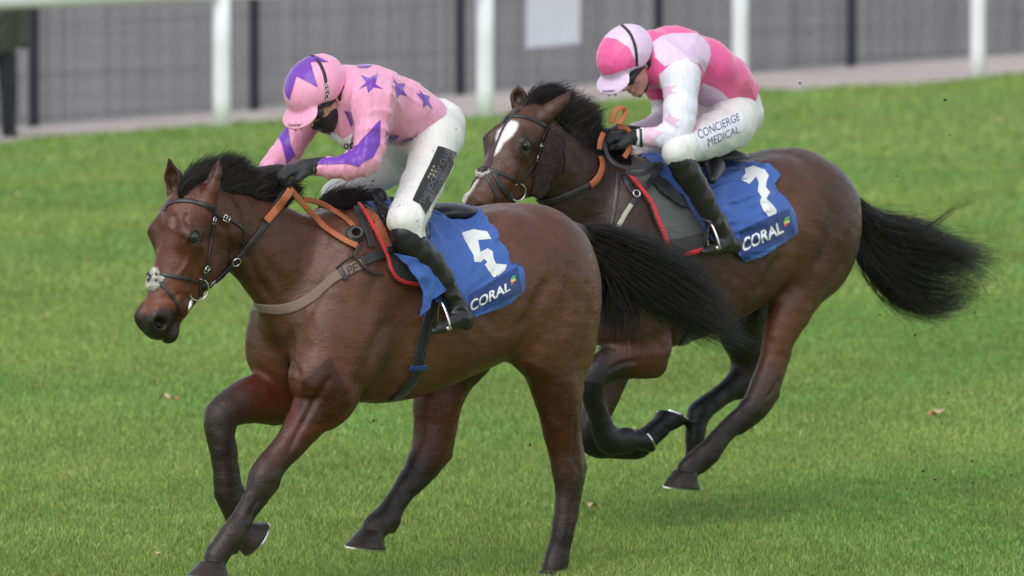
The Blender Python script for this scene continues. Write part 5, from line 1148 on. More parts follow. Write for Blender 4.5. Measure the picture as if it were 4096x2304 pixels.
leaf_on(SP2, z4([(610, 440), (680, 430), (760, 480), (860, 590), (930, 690), (860, 682), (770, 620), (690, 560), (640, 500)]), .014, M['black'], 'saddle_flap', sd2, PIs)
leaf_on(SP2, z4([(705, 845), (728, 838), (745, 915), (735, 918), (712, 880)]), .004, M['white_print'], 'pad_label', sd2, PIs, .002)
P_, N_, rb = strap(S2, zz((2280, 1250), .428, [(1180, 0), (1160, 130), (1120, 200), (1060, 290)]), .05, .006, .003); inS(build('girth', [(rb[0], rb[1], 0)], sd2, [M['blackcloth']]))
P_, N_, rb = strap(SP2, z4([(560, 530), (610, 470), (660, 400), (700, 340)]), .026, .005, .016); inS(build('surcingle', [(rb[0], rb[1], 0)], sd2, [M['black']]))
for x, y in ((610, 478), (690, 330)): buckle(SP2, *z4([(x, y)])[0], .9, sd2, .017)
B = Blob(F2.Q(2800, 700, 0)-[.35, .3, .25], F2.Q(2800, 700, 0)+[.32, .3, .2], .005)
B.chain([(F2.Q(2640, 640, 0), .045), (F2.Q(2710, 665, 0), .05), (F2.Q(2790, 660, 0), .055), (F2.Q(2850, 640, 0), .06)], .04, None, (1, 1.5, .55)); B.ell(F2.Q(2875, 628, .05), (.12, .14, .036), .03); B.chain([(F2.Q(2860, 668, .16), .045), (F2.Q(2850, 720, .24), .02)], .03)
seat(F2, PIs, sd2, B, None, None)
# cloth with number seven
c2 = z4([(560, 290), (640, 420), (760, 510), (880, 600), (960, 740), (1040, 870), (1110, 960), (1260, 1010), (1385, 1132), (1560, 1050), (1818, 900), (1770, 690), (1740, 640), (1660, 560), (1640, 505), (1690, 420), (1560, 350), (1400, 320)])+[sq_(2990), sq_(2900), sq_(2760), sq_(2620), sq_(2560)]
cV, cF, SC2 = laid_sheet('saddle_cloth', S2, c2, .022, .003, M['blue'], None, .014, 18)
num7 = z4([(1405, 362), (1478, 340), (1570, 370), (1602, 420), (1582, 480), (1582, 520), (1612, 560), (1582, 610), (1622, 650), (1664, 700), (1664, 732), (1600, 760), (1560, 710), (1528, 640), (1545, 600), (1512, 550), (1518, 480), (1498, 428), (1440, 490), (1370, 450), (1408, 405)])
d1 = decal(SC2, num7, .0025, 6); d2 = decal(SC2, z4([(1366, 872), (1768, 690), (1818, 900), (1385, 1132), (1372, 960)]), .003, 6); d3 = decal(SC2, text2d('CORAL', z4([(1376, 950), (1690, 800), (1724, 890), (1384, 1060)]), shear=.12, bold=.025), .005, 5)
fl = lambda pts: decal(SC2, z4(pts), .005, 5)
f1, f2, f3 = fl([(1720, 800), (1735, 765), (1770, 755), (1768, 785), (1740, 795)]), fl([(1720, 802), (1768, 786), (1772, 806), (1745, 815), (1722, 818)]), fl([(1722, 820), (1756, 816), (1745, 835), (1722, 842)])
sc2 = build('saddle_cloth', [(cV, cF, 0), (*d1, 1), (*d2, 2), (*d3, 1), (*f1, 3), (*f2, 4), (*f3, 5)], None, [M['blue'], M['white_print'], M['bluedk']]+cols_); sc2.matrix_world = F2.M
tag(sc2, 'blue saddle cloth with white number seven under the rear jockey', 'saddle cloth', 'numbered saddle cloths')
stirrup(F2, S2, sd2, PIs, z4([(1150, 1015, .335)])[0], 1, z4([(1055, 760, .30)])[0])
# whip held by the front jockey
wa, wb = F1.Q(*z1([(290, 888, .085)])[0]), F1.Q(*z1([(262, 925, .075)])[0]); dw = (wb-wa)/np.linalg.norm(wb-wa); pts = [wa-dw*.03, wa, wa+dw*.012, wb, wb+dw*.05, wb+dw*.4]
wm = empty('whip', F1.M@Matrix.Translation(Vector(wa))); PW = Matrix.Translation(-Vector(wa)); tag(wm, 'short black whip with a taped handle gripped by the front jockey', 'whip')
for nm, a, b, r, m in (('handle_cap', wa-dw*.012, wa+dw*.004, .017, M['black']), ('handle', wa+dw*.002, wb+dw*.02, .0145, M['cream']), ('shaft', wb+dw*.02, wb+dw*.42+F1.R@(AX_U*-.02), .006, M['black'])):
    v, f = tube([a, b], r, 16); o = build(nm, [(v, f, 0)], wm, [m]); o.matrix_parent_inverse = PW
def HP(fr, L): return np.array([fr.Q(*p) for p in L])
zt = lambda L: zz((2300, 850), 700/1690, L)
def guides(fr, rows, v): return [HP(fr, [(x, y, v_) for (x, y), v_ in zip(r, vv)]) for r, vv in zip(rows, v)]
def G(fr, rows): return [HP(fr, r) for r in rows]
# tail of the front horse, streaming back
rows = []
TR = [[(2290, 922), (2400, 915), (2520, 945), (2640, 985), (2740, 1040), (2830, 1110)], [(2300, 928), (2410, 935), (2540, 985), (2680, 1050), (2800, 1120), (2900, 1210)], [(2310, 940), (2420, 965), (2560, 1030), (2700, 1110), (2840, 1210), (2950, 1310)],
      [(2318, 955), (2430, 1000), (2560, 1080), (2700, 1170), (2840, 1270), (2970, 1360)], [(2325, 970), (2430, 1030), (2550, 1130), (2680, 1220), (2800, 1300), (2930, 1370)], [(2330, 985), (2420, 1060), (2510, 1150), (2620, 1240), (2740, 1300), (2860, 1350)]]
for d, vv in ((0, .05), (1, 0), (2, -.05)): rows += [[(x, y, vv*min(1, i/2.0)+.02*math.sin(i+d)) for i, (x, y) in enumerate(r)] for r in (TR if d % 2 == 0 else TR[::-1])]
hair('tail', G(F1, rows), 3800, R1, M['hair'], r=.0011, spread=.017, curl=.012, seed=3, tipcut=(.5, 1.08), flyaway=.10)
TR2 = [[(2325, 985), (2400, 1060), (2440, 1150), (2450, 1250), (2440, 1350)], [(2335, 985), (2410, 1080), (2470, 1180), (2490, 1290), (2500, 1400)], [(2340, 985), (2440, 1090), (2530, 1190), (2560, 1290), (2570, 1400)]]
hair('tail', G(F1, [[(x, y, .03) for x, y in r] for r in TR2]), 700, R1, M['hair'], r=.0012, spread=.016, curl=.012, seed=4, tipcut=(.5, 1.05), flyaway=.1)
TR3 = [[(2325, 985), (2370, 1060), (2410, 1150), (2420, 1240), (2415, 1330)], [(2330, 985), (2390, 1070), (2450, 1160), (2465, 1250), (2470, 1330)]]
hair('tail', G(F1, [[(x, y, -.03) for x, y in r] for r in TR3]), 900, R1, M['hair'], r=.0012, spread=.014, curl=.01, seed=14, tipcut=(.7, 1.0))
# tail of the rear horse
z6 = lambda L: zz((3000, 500), 1096/1765, L)
TB = [z6(r) for r in ([(600, 435), (690, 500), (790, 585), (900, 620), (1030, 650), (1150, 700), (1230, 740)], [(612, 450), (700, 540), (800, 640), (950, 690), (1100, 720), (1280, 790), (1420, 840), (1540, 830)], [(620, 470), (710, 590), (830, 700), (980, 760), (1150, 800), (1320, 820), (1470, 860), (1570, 910)],
      [(630, 490), (715, 640), (840, 780), (1000, 850), (1170, 880), (1320, 880), (1430, 930), (1480, 1040)], [(640, 510), (720, 690), (830, 850), (980, 960), (1120, 1020), (1260, 1050), (1380, 1080), (1450, 1050)], [(650, 530), (715, 740), (800, 900), (920, 1030), (1050, 1120), (1180, 1160), (1290, 1160), (1370, 1110)], [(655, 560), (700, 800), (770, 940), (880, 1060), (1000, 1150), (1120, 1185), (1240, 1180), (1330, 1130)])]
TB = [r if len(r) == 8 else r+[(r[-1][0]+20, r[-1][1]+10)] for r in TB]
rows = []
for d, vv in ((0, .06), (1, 0), (2, -.06)): rows += [[(x, y, vv*min(1, i/2.0)) for i, (x, y) in enumerate(r)] for r in (TB if d % 2 == 0 else TB[::-1])]
hair('tail', G(F2, rows), 3500, R2, M['hair'], r=.0011, spread=.021, curl=.02, seed=5, tipcut=(.55, 1.08), flyaway=.12, seg=18)
W_ = [z6([(900, 640), (1050, 680), (1180, 620), (1300, 530), (1400, 480), (1520, 410)]), z6([(950, 660), (1080, 690), (1200, 640), (1320, 540), (1420, 490), (1530, 420)])]
hair('tail', G(F2, [[(x, y, 0) for x, y in r] for r in W_]), 26, R2, M['hair'], r=.0007, spread=.009, curl=.01, seed=6, tipcut=(.8, 1.0), seg=18)
# manes and forelocks
MR = [zh(r) for r in ([(430, 345), (430, 250), (480, 150), (560, 85)], [(470, 335), (500, 220), (580, 120), (680, 60)], [(520, 320), (570, 210), (650, 110), (740, 45)], [(580, 305), (630, 190), (710, 95), (800, 50)], [(640, 295), (700, 180), (770, 90), (860, 65)],
      [(720, 295), (770, 190), (830, 110), (900, 90)], [(800, 300), (840, 200), (890, 135), (940, 145)], [(880, 318), (910, 230), (945, 180), (985, 215)], [(950, 340), (975, 260), (1010, 200), (1050, 190)], [(1020, 365), (1050, 280), (1095, 210), (1150, 200)], [(1080, 390), (1120, 300), (1170, 240), (1225, 235)], [(1130, 405), (1165, 330), (1215, 270), (1270, 290)], [(1160, 420), (1200, 350), (1250, 310), (1300, 285)])]
hair('mane', G(F1, [[(x, y, .0+.01*((i+k) % 3-1)) for i, (x, y) in enumerate(r)] for k, r in enumerate(MR)]), 3600, R1, M['hair'], r=.0012, spread=.008, curl=.004, seed=7, tipcut=(.75, 1.04), seg=9, flyaway=.03)
MR0 = [zh(r) for r in ([(640, 300), (690, 250), (760, 200), (830, 180)], [(760, 300), (800, 260), (850, 220), (900, 210)], [(900, 325), (930, 290), (980, 260), (1030, 260)], [(1020, 370), (1060, 330), (1110, 300), (1160, 290)], [(1130, 410), (1160, 380), (1200, 350), (1240, 330)])]
hair('mane', G(F1, [[(x, y, .03-.008*i) for i, (x, y) in enumerate(r)] for r in MR0]), 1300, R1, M['hair'], r=.0012, spread=.010, curl=.003, seed=17, tipcut=(.7, 1.05), seg=8)
MR2 = [z1(r) for r in ([(440, 1080), (470, 1040), (540, 1015), (640, 1010)], [(500, 1085), (540, 1040), (620, 1015), (720, 1005)], [(580, 1095), (620, 1050), (700, 1030), (780, 1030)], [(650, 1100), (680, 1060), (730, 1040), (790, 1045)])]
hair('mane', G(F1, [[(x, y, .03*(3-i)/3) for i, (x, y) in enumerate(r)] for r in MR2]), 900, R1, M['hair'], r=.0012, spread=.014, curl=.004, seed=8, tipcut=(.7, 1.1), seg=9, flyaway=.1)
MR3 = [z1(r) for r in ([(0, 1000), (40, 930), (90, 890), (140, 880)], [(60, 1010), (110, 950), (150, 900), (200, 900)], [(120, 1030), (160, 970), (210, 920), (260, 930)], [(180, 1050), (220, 1000), (270, 950), (320, 990)])]
hair('mane', G(F1, [[(x, y, .015) for x, y in r] for r in MR3]), 900, R1, M['hair'], r=.0012, spread=.012, curl=.006, seed=28, tipcut=(.7, 1.1), seg=9, flyaway=.12)
FR = [zh(r) for r in ([(400, 345), (395, 290), (420, 220), (470, 170)], [(430, 345), (440, 290), (480, 200), (540, 150)], [(470, 335), (500, 280), (560, 200), (640, 150)])]
hair('forelock', G(F1, [[(x, y, .03) for x, y in r] for r in FR]), 800, R1, M['hair'], r=.0012, spread=.010, curl=.004, seed=9, tipcut=(.7, 1.1), seg=8, flyaway=.1)
MB = [zk(r) for r in ([(690, 345), (740, 240), (830, 160), (950, 130), (1080, 140)], [(740, 350), (800, 250), (900, 170), (1020, 150), (1160, 165)], [(800, 345), (880, 260), (970, 200), (1090, 190), (1230, 185)], [(870, 340), (950, 270), (1040, 230), (1140, 220), (1250, 200)])]
hair('forelock', G(F2, [[(x, y, .03-.01*i) for i, (x, y) in enumerate(r)] for r in MB]), 1500, R2, M['hair'], r=.0012, spread=.010, curl=.005, seed=10, tipcut=(.6, 1.05), seg=10, flyaway=.07)
MC = [zk(r) for r in ([(1010, 400), (1080, 330), (1160, 290), (1290, 280)], [(1060, 450), (1130, 370), (1230, 320), (1350, 300)], [(1110, 510), (1180, 420), (1280, 350), (1400, 330)], [(1170, 580), (1240, 480), (1330, 400), (1425, 350)], [(1230, 640), (1300, 540), (1370, 450), (1410, 400)], [(1300, 720), (1350, 620), (1390, 540), (1410, 480)], [(1350, 780), (1385, 690), (1405, 610), (1400, 560)], [(1380, 830), (1410, 760), (1430, 680), (1440, 620)])]
for v0, sd in ((.045, 11), (.01, 12), (-.02, 13)): hair('mane', G(F2, [[(x, y, v0) for x, y in r] for r in MC]), 1700, R2, M['hair'], r=.0013, spread=.014, curl=.004, seed=sd, tipcut=(.6, 1.08), seg=9, flyaway=.05)
MD = [zk(r) for r in ([(1440, 820), (1470, 720), (1500, 640), (1520, 660)], [(1500, 860), (1530, 760), (1570, 680), (1600, 700)], [(1560, 900), (1600, 800), (1640, 720), (1680, 760)], [(1600, 930), (1640, 860), (1680, 800), (1700, 830)])]
hair('mane', G(F2, [[(x, y, .02) for x, y in r] for r in MD]), 1500, R2, M['hair'], r=.0013, spread=.014, curl=.008, seed=19, tipcut=(.6, 1.1), seg=9, flyaway=.12)
# ---------------------------------------------------------------- turf, path, tarmac
def gp(px, py, z=0.0): p = ground_pt(px, py, z); return (float(p[0]), float(p[1]), z)
EDGE = [(-7000, 960), (-1500, 640), (-400, 600), (0, 576), (171, 545), (385, 533), (556, 524), (706, 510), (941, 492), (1100, 484), (1500, 478), (1907, 470), (2150, 440), (2355, 412), (2700, 378), (3002, 356), (3178, 364), (3364, 344), (3642, 341), (3828, 320), (4096, 290), (4700, 260), (5800, 200), (9500, -40)]
FENCE = [(-7000, 1036), (-1500, 629), (170, 505), (1000, 444), (1838, 382), (3404, 268), (4096, 217), (5800, 92), (9500, -182)]
def turf_mat():
    m = mat('turf', (.1, .2, .03), .75, spec=.25); n1 = noise(m, .55, 5, .6, stretch=(1, .45, 1)); n2 = noise(m, 3.4, 5, .65, stretch=(1, .6, 1)); n3 = noise(m, 40, 4, .7, stretch=(1, .5, 1)); n4 = noise(m, 220, 2, .6)
    a = ramp(m, n1, [(.25, (.13, .215, .035)), (.5, (.185, .28, .05)), (.78, (.25, .34, .08))]); b = ramp(m, n2, [(.25, (.62, .66, .6)), (.5, (1, 1, 1)), (.75, (1.22, 1.18, 1.3))]); c = mix(m, 1.0, a, b, 'MULTIPLY')
    d = ramp(m, n3, [(.3, (.62, .64, .6)), (.7, (1.3, 1.28, 1.3))]); c = mix(m, 1.0, c, d, 'MULTIPLY'); lk(m, c, bsdf(m).inputs['Base Color'])
    p = bump(m, n3, .6, .03); bump(m, n4, .5, .01, p); return m
M['turf'] = turf_mat()
e = [gp(x, y) for x, y in EDGE]; near = [(45.0, 5.0, 0.0), (-45.0, 5.0, 0.0)]
bm = bmesh.new(); bm.faces.new([bm.verts.new(p) for p in e+near]); bm.normal_update(); bmesh.ops.triangulate(bm, faces=bm.faces[:]); me = bpy.data.meshes.new('turf'); bm.to_mesh(me); bm.free()
tag(link('turf', me, None, [M['turf']]), kind='structure')
def gmat(name, a, b, sc, rough, streak=None, extra=None):
    m = mat(name, a, rough); n = noise(m, sc, 6, .6, stretch=streak); n2 = noise(m, sc*9, 4, .7); c = ramp(m, n, [(.3, a), (.7, b)]); c = mix(m, 1.0, c, ramp(m, n2, [(.3, (.8, .8, .8)), (.7, (1.2, 1.2, 1.2))]), 'MULTIPLY')
    lk(m, c, bsdf(m).inputs['Base Color']); bump(m, n2, .3, .01); return m
# tarmac: one sheet to the horizon
M['tarmac'] = gmat('tarmac', (.118, .100, .086), (.225, .200, .176), .30, .55, (.16, 1.1, 1)); M['path'] = gmat('concrete_path', (.36, .30, .275), (.47, .41, .38), .6, .8)
me = mesh_np('tarmac', [(-900, -100, -.03), (900, -100, -.03), (900, 1500, -.03), (-900, 1500, -.03)], [(0, 1, 2, 3)], False); tag(link('tarmac', me, None, [M['tarmac']]), kind='structure')
fl_ = [gp(x, y, -.015) for x, y in FENCE]; ed = [gp(x, y+14, -.015) for x, y in EDGE]
bm = bmesh.new(); bm.faces.new([bm.verts.new(p) for p in ed+[(p[0], p[1]+.05, p[2]) for p in fl_][::-1]]); bm.normal_update(); bmesh.ops.triangulate(bm, faces=bm.faces[:]); me = bpy.data.meshes.new('path'); bm.to_mesh(me); bm.free()
tag(link('path', me, None, [M['path']]), kind='structure')
# blades of grass
ep = np.array(e)[:, :2]
def edge_y(x): o = np.argsort(ep[:, 0]); return np.interp(x, ep[o, 0], ep[o, 1])
lowD = Waves(57, 10, 55, .6); lowA, lowB, lowC = Waves(51, 8, 1.6, .5), Waves(52, 9, 5, .5), Waves(53, 8, 14, .5)
def blades(n, y0, y1, hh, ww, seed, x0=0, x1=1.0):
    R = np.random.default_rng(seed); y = np.sqrt(R.uniform(y0**2, y1**2, n)); x = R.uniform(-x1, x1, n)*(y*.067*1.22+.35); ok = (y < edge_y(x)-.02) & (np.abs(x) >= x0*(y*.067*1.22+.35)); x, y = x[ok], y[ok]; n = len(x)
    P = np.stack([x, y*.6, 0*x], 1); a = lowA(P, False); b = lowB(P, False); c = lowC(P, False); f4 = lowD(P, False); g = a*.45+b*.40+c*.40+f4*.45
    h = hh*(1+.20*g)*R.uniform(.35, 1.25, n)**1.2; w = ww*R.uniform(.7, 1.3, n); th = R.uniform(0, 6.28, n); ld = R.uniform(0, 6.28, n); le = h*np.abs(R.normal(.5, .45, n))
    lx, ly = np.cos(ld)*le, np.sin(ld)*le; cx, cy = np.cos(th)*w, np.sin(th)*w; z = np.zeros(n)
    V = np.stack([np.stack([x-cx, y-cy, z], 1), np.stack([x+cx, y+cy, z], 1), np.stack([x+lx*.4+cx*.8, y+ly*.4+cy*.8, h*.62], 1), np.stack([x+lx*.4-cx*.8, y+ly*.4-cy*.8, h*.62], 1), np.stack([x+lx*1.15, y+ly*1.15, h*.94], 1)], 1)
    i = np.arange(n)[:, None]*5; T = np.concatenate([i+[0, 1, 2], i+[0, 2, 3], i+[3, 2, 4]], 0)
    base = np.array([.140, .270, .050]); k = R.uniform(0, 1, n)[:, None]; col = base*(1-k)+np.array([.37, .51, .14])*k; col *= (1+.17*g[:, None])*R.uniform(.65, 1.4, (n, 1)); col[:, 0] *= 1+.12*np.sin(a*3); dry = R.random(n) < (.05+.04*np.clip(c, 0, 2)); col[dry] = np.array([.34, .30, .12])*R.uniform(.6, 1.1, (dry.sum(), 1)); br = R.random(n) < .009; col[br] = (.16, .10, .05)
    return V.reshape(-1, 3), T, np.repeat(np.clip(col, .01, .6), 5, 0)
GR = [blades(NB[0], 27.5, 37, .031, .0017, 61), blades(NB[1], 37, 48, .036, .0024, 62), blades(NB[2], 48, 66, .045, .0042, 63), blades(NB[3], 66, 98, .05, .008, 64), blades(NB[4], 24, 50, .04, .0045, 65, .98, 2.2), blades(NB[4], 50, 98, .05, .010, 66, .98, 2.0)]
k = 0; VV, TT, CC = [], [], []
for v, t, c in GR: VV.append(v); TT.append(t+k); CC.append(c); k += len(v)
me = mesh_np('grass', np.concatenate(VV), np.concatenate(TT), True); set_attr(me, 'Col', np.concatenate(CC))
m = mat('grass_blade', (.1, .2, .03), .5, spec=.35); lk(m, attr(m, 'Col'), bsdf(m).inputs['Base Color']); bsdf(m).inputs['Subsurface Weight'].default_value = 0
tr = nd(m, 'ShaderNodeBsdfTranslucent'); lk(m, attr(m, 'Col'), tr.inputs[0]); ms = nd(m, 'ShaderNodeMixShader'); ms.inputs[0].default_value = .35; lk(m, bsdf(m).outputs[0], ms.inputs[1]); lk(m, tr.outputs[0], ms.inputs[2]); lk(m, ms.outputs[0], m.node_tree.nodes['Material Output'].inputs[0])
tag(link('grass', me, None, [m]), kind='stuff')
# ---------------------------------------------------------------- white running rail
M['white'] = mat('white_plastic', (.78, .80, .80), .4); lk(M['white'], mix(M['white'], noise(M['white'], 3, 5), (.82, .84, .85), (.90, .91, .92)), bsdf(M['white']).inputs['Base Color'])
M['dark'] = mat('dark_blue_paint', (.022, .026, .033), .6)
rr_ = empty('running_rail', Matrix.Translation(gp(887, 509))); tag(rr_, 'white plastic running rail on round posts along the far edge of the turf', 'rail'); PR = Matrix.Translation(-Vector(gp(887, 509)))
posts = [(-4500, 800), (-3350, 735), (-2270, 670), (-1230, 600), (-180, 560), (887, 511), (1940, 472), (2960, 375), (3911, 306), (4840, 262), (5700, 205), (6500, 155)]; tops = []
for x, y in posts:
    p = np.array(gp(x, y)); v, f = tube([p-[0, 0, .05], p+[0, 0, .3], p+[0, 0, .8], p+[0, 0, 1.30]], [.088, .088, .086, .086], 24); o = build('post', [(v, f, 0)], rr_, [M['white']]); o.matrix_parent_inverse = PR; tops.append(p+[0, 0, 1.305 if x < 0 else 1.345 if x < 1000 else 1.37])
P = crom(tops, 10); v, f = tube(P, .075, 20); v = v.reshape(len(P), 20, 3); v[..., 2] = (v[..., 2]-P[:, None, 2])*1.15+P[:, None, 2]; o = build('rail', [(v.reshape(-1, 3), f, 0)], rr_, [M['white']]); o.matrix_parent_inverse = PR
# ---------------------------------------------------------------- dark mesh fence
fence = empty('mesh_fence', Matrix.Translation(gp(1018, 447, -.03))); tag(fence, 'dark blue metal fence with close upright wires beside the tarmac', 'fence'); PFn = Matrix.Translation(-Vector(gp(1018, 447, -.03)))
fp = [(-4750, 870), (-3700, 792), (-2680, 716), (-1700, 644), (-780, 576), (137, 508), (1018, 443), (1841, 382), (2634, 325), (3405, 268), (4135, 214), (4830, 163), (5490, 114), (6120, 68), (6720, 24)]; W3 = [np.array(gp(x, y, -.03)) for x, y in fp]
for p in W3:
    v, f = tube([p, p+[0, 0, .9], p+[0, 0, 1.9]], .058, 4); o = build('post', [(v, f, 0)], fence, [M['dark']], smooth=False); o.matrix_parent_inverse = PFn
for a, b in zip(W3[:-1], W3[1:]):
    lay = []; L = np.linalg.norm(b-a); n = int(L/.055); d = (b-a)/L; s_ = np.array([-d[1], d[0], 0])
    VV_, FF_ = [], []
    for i in range(1, n):
        c = a+(b-a)*i/n; r = .0026+.0024*random.random()**2; q = [c-d*r-s_*r, c+d*r-s_*r, c+d*r+s_*r, c-d*r+s_*r]; k = len(VV_); VV_ += q+[x+[0, 0, 1.85] for x in q]; FF_ += [[k+j, k+(j+1) % 4, k+4+(j+1) % 4, k+4+j] for j in range(4)]
    lay.append((np.array(VV_)+[0, 0, .04], FF_, 0))
    for z in (.08, .5, 1.0, 1.5, 1.85): lay.append(tube([a+[0, 0, z]+s_*.008, b+[0, 0, z]+s_*.008], .0032, 4, False)+(0,))
    o = build('mesh_panel', lay, fence, [M['dark']], smooth=False); o.matrix_parent_inverse = PFn
# white sheet tied to the fence
a, b = W3[7], W3[8]; u = (b-a)/np.linalg.norm(b-a); n_ = np.array([u[1], -u[0], 0]); n_ = n_ if n_[1] < 0 else -n_
def on_fence(px, py):
    d = ray(px, py); q = a+n_*.03; t = ((q-CAMP)@n_)/(d@n_); return CAMP+d*t
q = [on_fence(2106, -150), on_fence(2322, -170), on_fence(2322, 172), on_fence(2106, 192)]; P = []; nx = 14
for i in range(nx+1):
    for j in range(nx+1): s_, t_ = i/nx, j/nx; P.append((q[0]*(1-s_)+q[1]*s_)*(1-t_)+(q[3]*(1-s_)+q[2]*s_)*t_+n_*.006*math.sin(s_*17)*t_)
F_ = [[i*(nx+1)+j, (i+1)*(nx+1)+j, (i+1)*(nx+1)+j+1, i*(nx+1)+j+1] for i in range(nx) for j in range(nx)]; k = len(P); P = np.array(P); M['sheet'] = mat('white_vinyl', (.80, .82, .87), .6)
tag(build('banner', [(np.concatenate([P, P-n_*.004]), F_+[[i+k for i in f][::-1] for f in F_], 0)], None, [M['sheet']]), 'plain white sheet hung on the dark fence near the top of the picture', 'banner')
# ---------------------------------------------------------------- bystander at the far left
fb_ = ground_pt(40, 548, -.015); th = Frame(0, 70); th.h = np.array([.35, -.94, 0]); th.l = np.array([.94, .35, 0]); th.O = np.array([fb_[0]-.13, fb_[1]+.05, -.015]); th.R = np.stack([th.h, th.l, [0, 0, 1.0]])
th.M = Matrix([[th.h[0], th.l[0], 0, th.O[0]], [th.h[1], th.l[1], 0, th.O[1]], [0, 0, 1, th.O[2]], [0, 0, 0, 1]])
by = empty('person', th.M); tag(by, 'bystander in an olive coat and black trousers cut off by the left picture edge', 'bystander')
LN = lambda L: [(np.array(p[:3], float), p[3]) for p in L]
def part(nm, chains, m, k=.05, h=.012, sub=(), amp=.003, extra=None):
    B = Blob((-.4, -.5, -.02), (.45, .5, 1.85), h)
    for c, sq in chains: B.chain(LN(c), k, None, sq, ki=.02)
    if extra: extra(B)
    for c, r in sub: B.ell(c, r, .008, op='sub')
    V, Fs = blob_cloth(B, amp, 9, 60); return build(nm, [(V, Fs, 0)], by, [m])
Hb = SubFrame([.02, 0, 1.63], [[0, 0, 1.0], [1.0, 0, 0], [0, 1.0, 0]])
part('body', [([(0, 0, .95, .11), (0, 0, 1.2, .12), (0, 0, 1.42, .12)], (1, 1.3, 1)), ([(0, 0, 1.45, .055), (.01, 0, 1.58, .055)], (1, 1, 1)), ([(0, .1, .9, .07), (.03, .11, .5, .05), (0, .12, .08, .04)], (1, 1, 1)), ([(0, -.1, .9, .07), (.0, -.13, .5, .05), (0, -.15, .08, .04)], (1, 1, 1)),
     ([(0, .2, 1.4, .05), (0, .24, 1.12, .04), (.04, .25, .98, .03)], (1, 1, 1)), ([(0, -.2, 1.4, .05), (0, -.24, 1.12, .04), (.04, -.25, .98, .03)], (1, 1, 1))], M['skin'], amp=0, extra=lambda B: face(B, Hb))
part('trousers', [([(0, 0, .98, .12)]*2, (1, 1.3, 1)), ([(0, .09, .92, .105), (.02, .11, .5, .085), (0, .12, .07, .075)], (1, 1, 1)), ([(0, -.09, .92, .105), (0, -.13, .5, .085), (0, -.15, .07, .075)], (1, 1, 1))], cloth_mat('black_trousers', (.016, .018, .022), .8))
part('coat', [([(0, 0, .88, .15), (0, 0, 1.15, .15), (0, 0, 1.4, .14)], (1, 1.35, 1)), ([(0, .19, 1.42, .085), (0, .25, 1.12, .075), (.06, .26, .9, .06)], (1, 1, 1)), ([(0, -.19, 1.42, .085), (0, -.25, 1.12, .075), (.06, -.26, .9, .06)], (1, 1, 1))], cloth_mat('olive_coat', (.055, .062, .046), .85), sub=(((0, 0, .6), (.5, .5, .2)),), amp=.006)
for g in (1, -1): part('shoe', [([(-.03, .13*g-.01, .045, .045), (.16, .14*g-.01, .035, .038)], (1, .9, .9))], M['boot'], .01, .01, amp=0)
Bh = lambda B: B.ell((-.005, 0, 1.66), (.10, .085, .10), .02)
part('hair', [], cloth_mat('brown_hair', (.04, .025, .018), .8, folds=300), extra=Bh, sub=(((.12, 0, 1.58), (.10, .12, .10)),), amp=.003)
# ---------------------------------------------------------------- fallen leaves and thrown turf
M['leaf'] = cloth_mat('dry_leaf', (.50, .20, .10), .7); M['leaf2'] = cloth_mat('pale_leaf', (.62, .42, .28), .7)
LEAF = [((657, 1592), .05, 'leaf2', 'pale dry leaf on the turf left of the front horse forelegs'), ((700, 1600), .035, 'leaf', 'small reddish leaf on the turf beside the folded foreleg'), ((3728, 1662), .045, 'leaf', 'reddish leaf on the turf at the right beside a paler leaf'), ((3756, 1650), .05, 'leaf2', 'pale orange leaf on the turf behind the rear horse'),
        ((62, 782), .05, 'leaf2', 'tan leaf on the turf at the left edge of the picture'), ((355, 1045), .05, 'leaf', 'dark reddish leaf on the turf far left in front of the horses'), ((4012, 482), .08, 'leaf2', 'tan leaf on the far turf near the top right'), ((2370, 2028), .04, 'leaf2', 'pale scrap on the turf right of the front horse hind hoof'), ((633, 2220), .022, 'leaf2', 'tiny pale scrap on the near turf at the bottom left')]
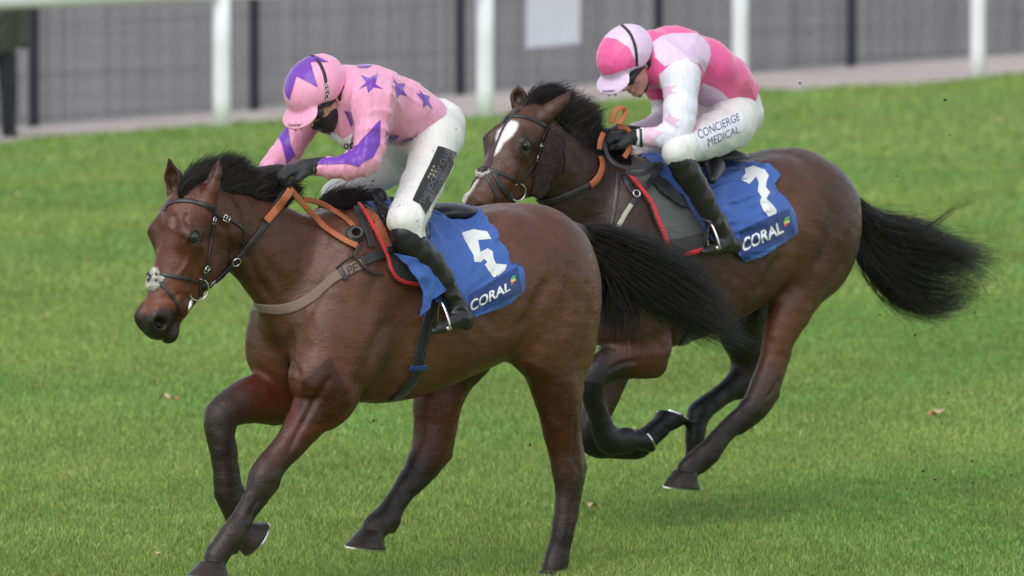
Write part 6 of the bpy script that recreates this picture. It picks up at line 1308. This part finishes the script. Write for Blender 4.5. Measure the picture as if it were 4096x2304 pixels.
for i, ((x, y), r, mm, lab) in enumerate(LEAF):
    R = np.random.default_rng(i+90); r *= .62; c = ground_pt(x, y, .028); A = np.linspace(0, 2*math.pi, 17)[:-1]; th_ = R.uniform(0, 3); P = [c+[0, 0, .012]]
    for q_, an in enumerate(A): rad = r*(.55+.45*abs(math.cos(an)))*(1+.15*math.sin(5*an)); P.append(c+np.array([rad*math.cos(an+th_), rad*math.sin(an+th_), .35*r*math.cos(2*an)+.01]))
    P = np.array(P); n = len(P); Fs = [[0, 1+j, 1+(j+1) % 16] for j in range(16)]; tag(build('fallen_leaf', [(np.concatenate([P, P-[0, 0, .002]]), Fs+[[a_+n for a_ in f][::-1] for f in Fs], 0)], None, [M[mm]]), lab, 'leaf', 'fallen leaves on the turf')
R = np.random.default_rng(77); lay = []
M['soil'] = gmat('soil', (.03, .02, .014), (.07, .045, .03), 90, .9)
def clod(c, r):
    v, f = ball(np.zeros(3), 1, 5); v = v*(1+.35*Waves(int(R.integers(999)), 5, 3)(v)[:, None]*.4)*r*R.uniform(.6, 1.4, 3)+c; return (v, f, 0)
CL = [(3735, 1616), (3813, 1613), (3790, 1625), (3768, 1694), (3700, 1555), (3660, 1804), (3888, 1844), (3658, 1932), (3626, 1955), (3890, 1932), (3986, 1927), (4045, 1900), (3692, 1884), (3795, 1570), (3850, 1776), (3446, 1690), (3822, 1912), (3740, 1918), (3560, 1950), (4024, 1800), (3539, 845), (3660, 730), (3585, 704), (3660, 1340), (3900, 1245), (3865, 1230), (3900, 1250), (3960, 1340), (3520, 1260), (2120, 1780), (1640, 1280), (1480, 1690), (1495, 1683), (3800, 540), (3780, 400), (3200, 333), (3240, 137)]
for x, y in CL: d = ray(x, y); lay.append(clod(CAMP+d*(R.uniform(32.2, 33.6) if x > 2600 else 29.6), R.uniform(.002, .0065)))
for _ in range(90): x, y = R.normal(3800, 160), R.normal(1750, 230); d = ray(x, y); lay.append(clod(CAMP+d*R.uniform(32, 34), R.uniform(.001, .0028)))
blp = [((3040+R.normal()*1, 1500), 1)]
for _ in range(26):
    x, y = (R.uniform(3200, 4050), R.uniform(1200, 1850)); c = CAMP+ray(x, y)*R.uniform(32, 33.5); a_ = R.normal(size=3); a_ /= np.linalg.norm(a_); b_ = R.normal(size=3)*.3; L = R.uniform(.012, .035); lay.append(tube([c-a_*L, c+b_*L*.5, c+a_*L], [.0007, .0010, .0005], 4)+(1,))
tag(build('thrown_turf', lay, None, [M['soil'], mat('loose_grass', (.28, .34, .10), .6)]), kind='stuff')
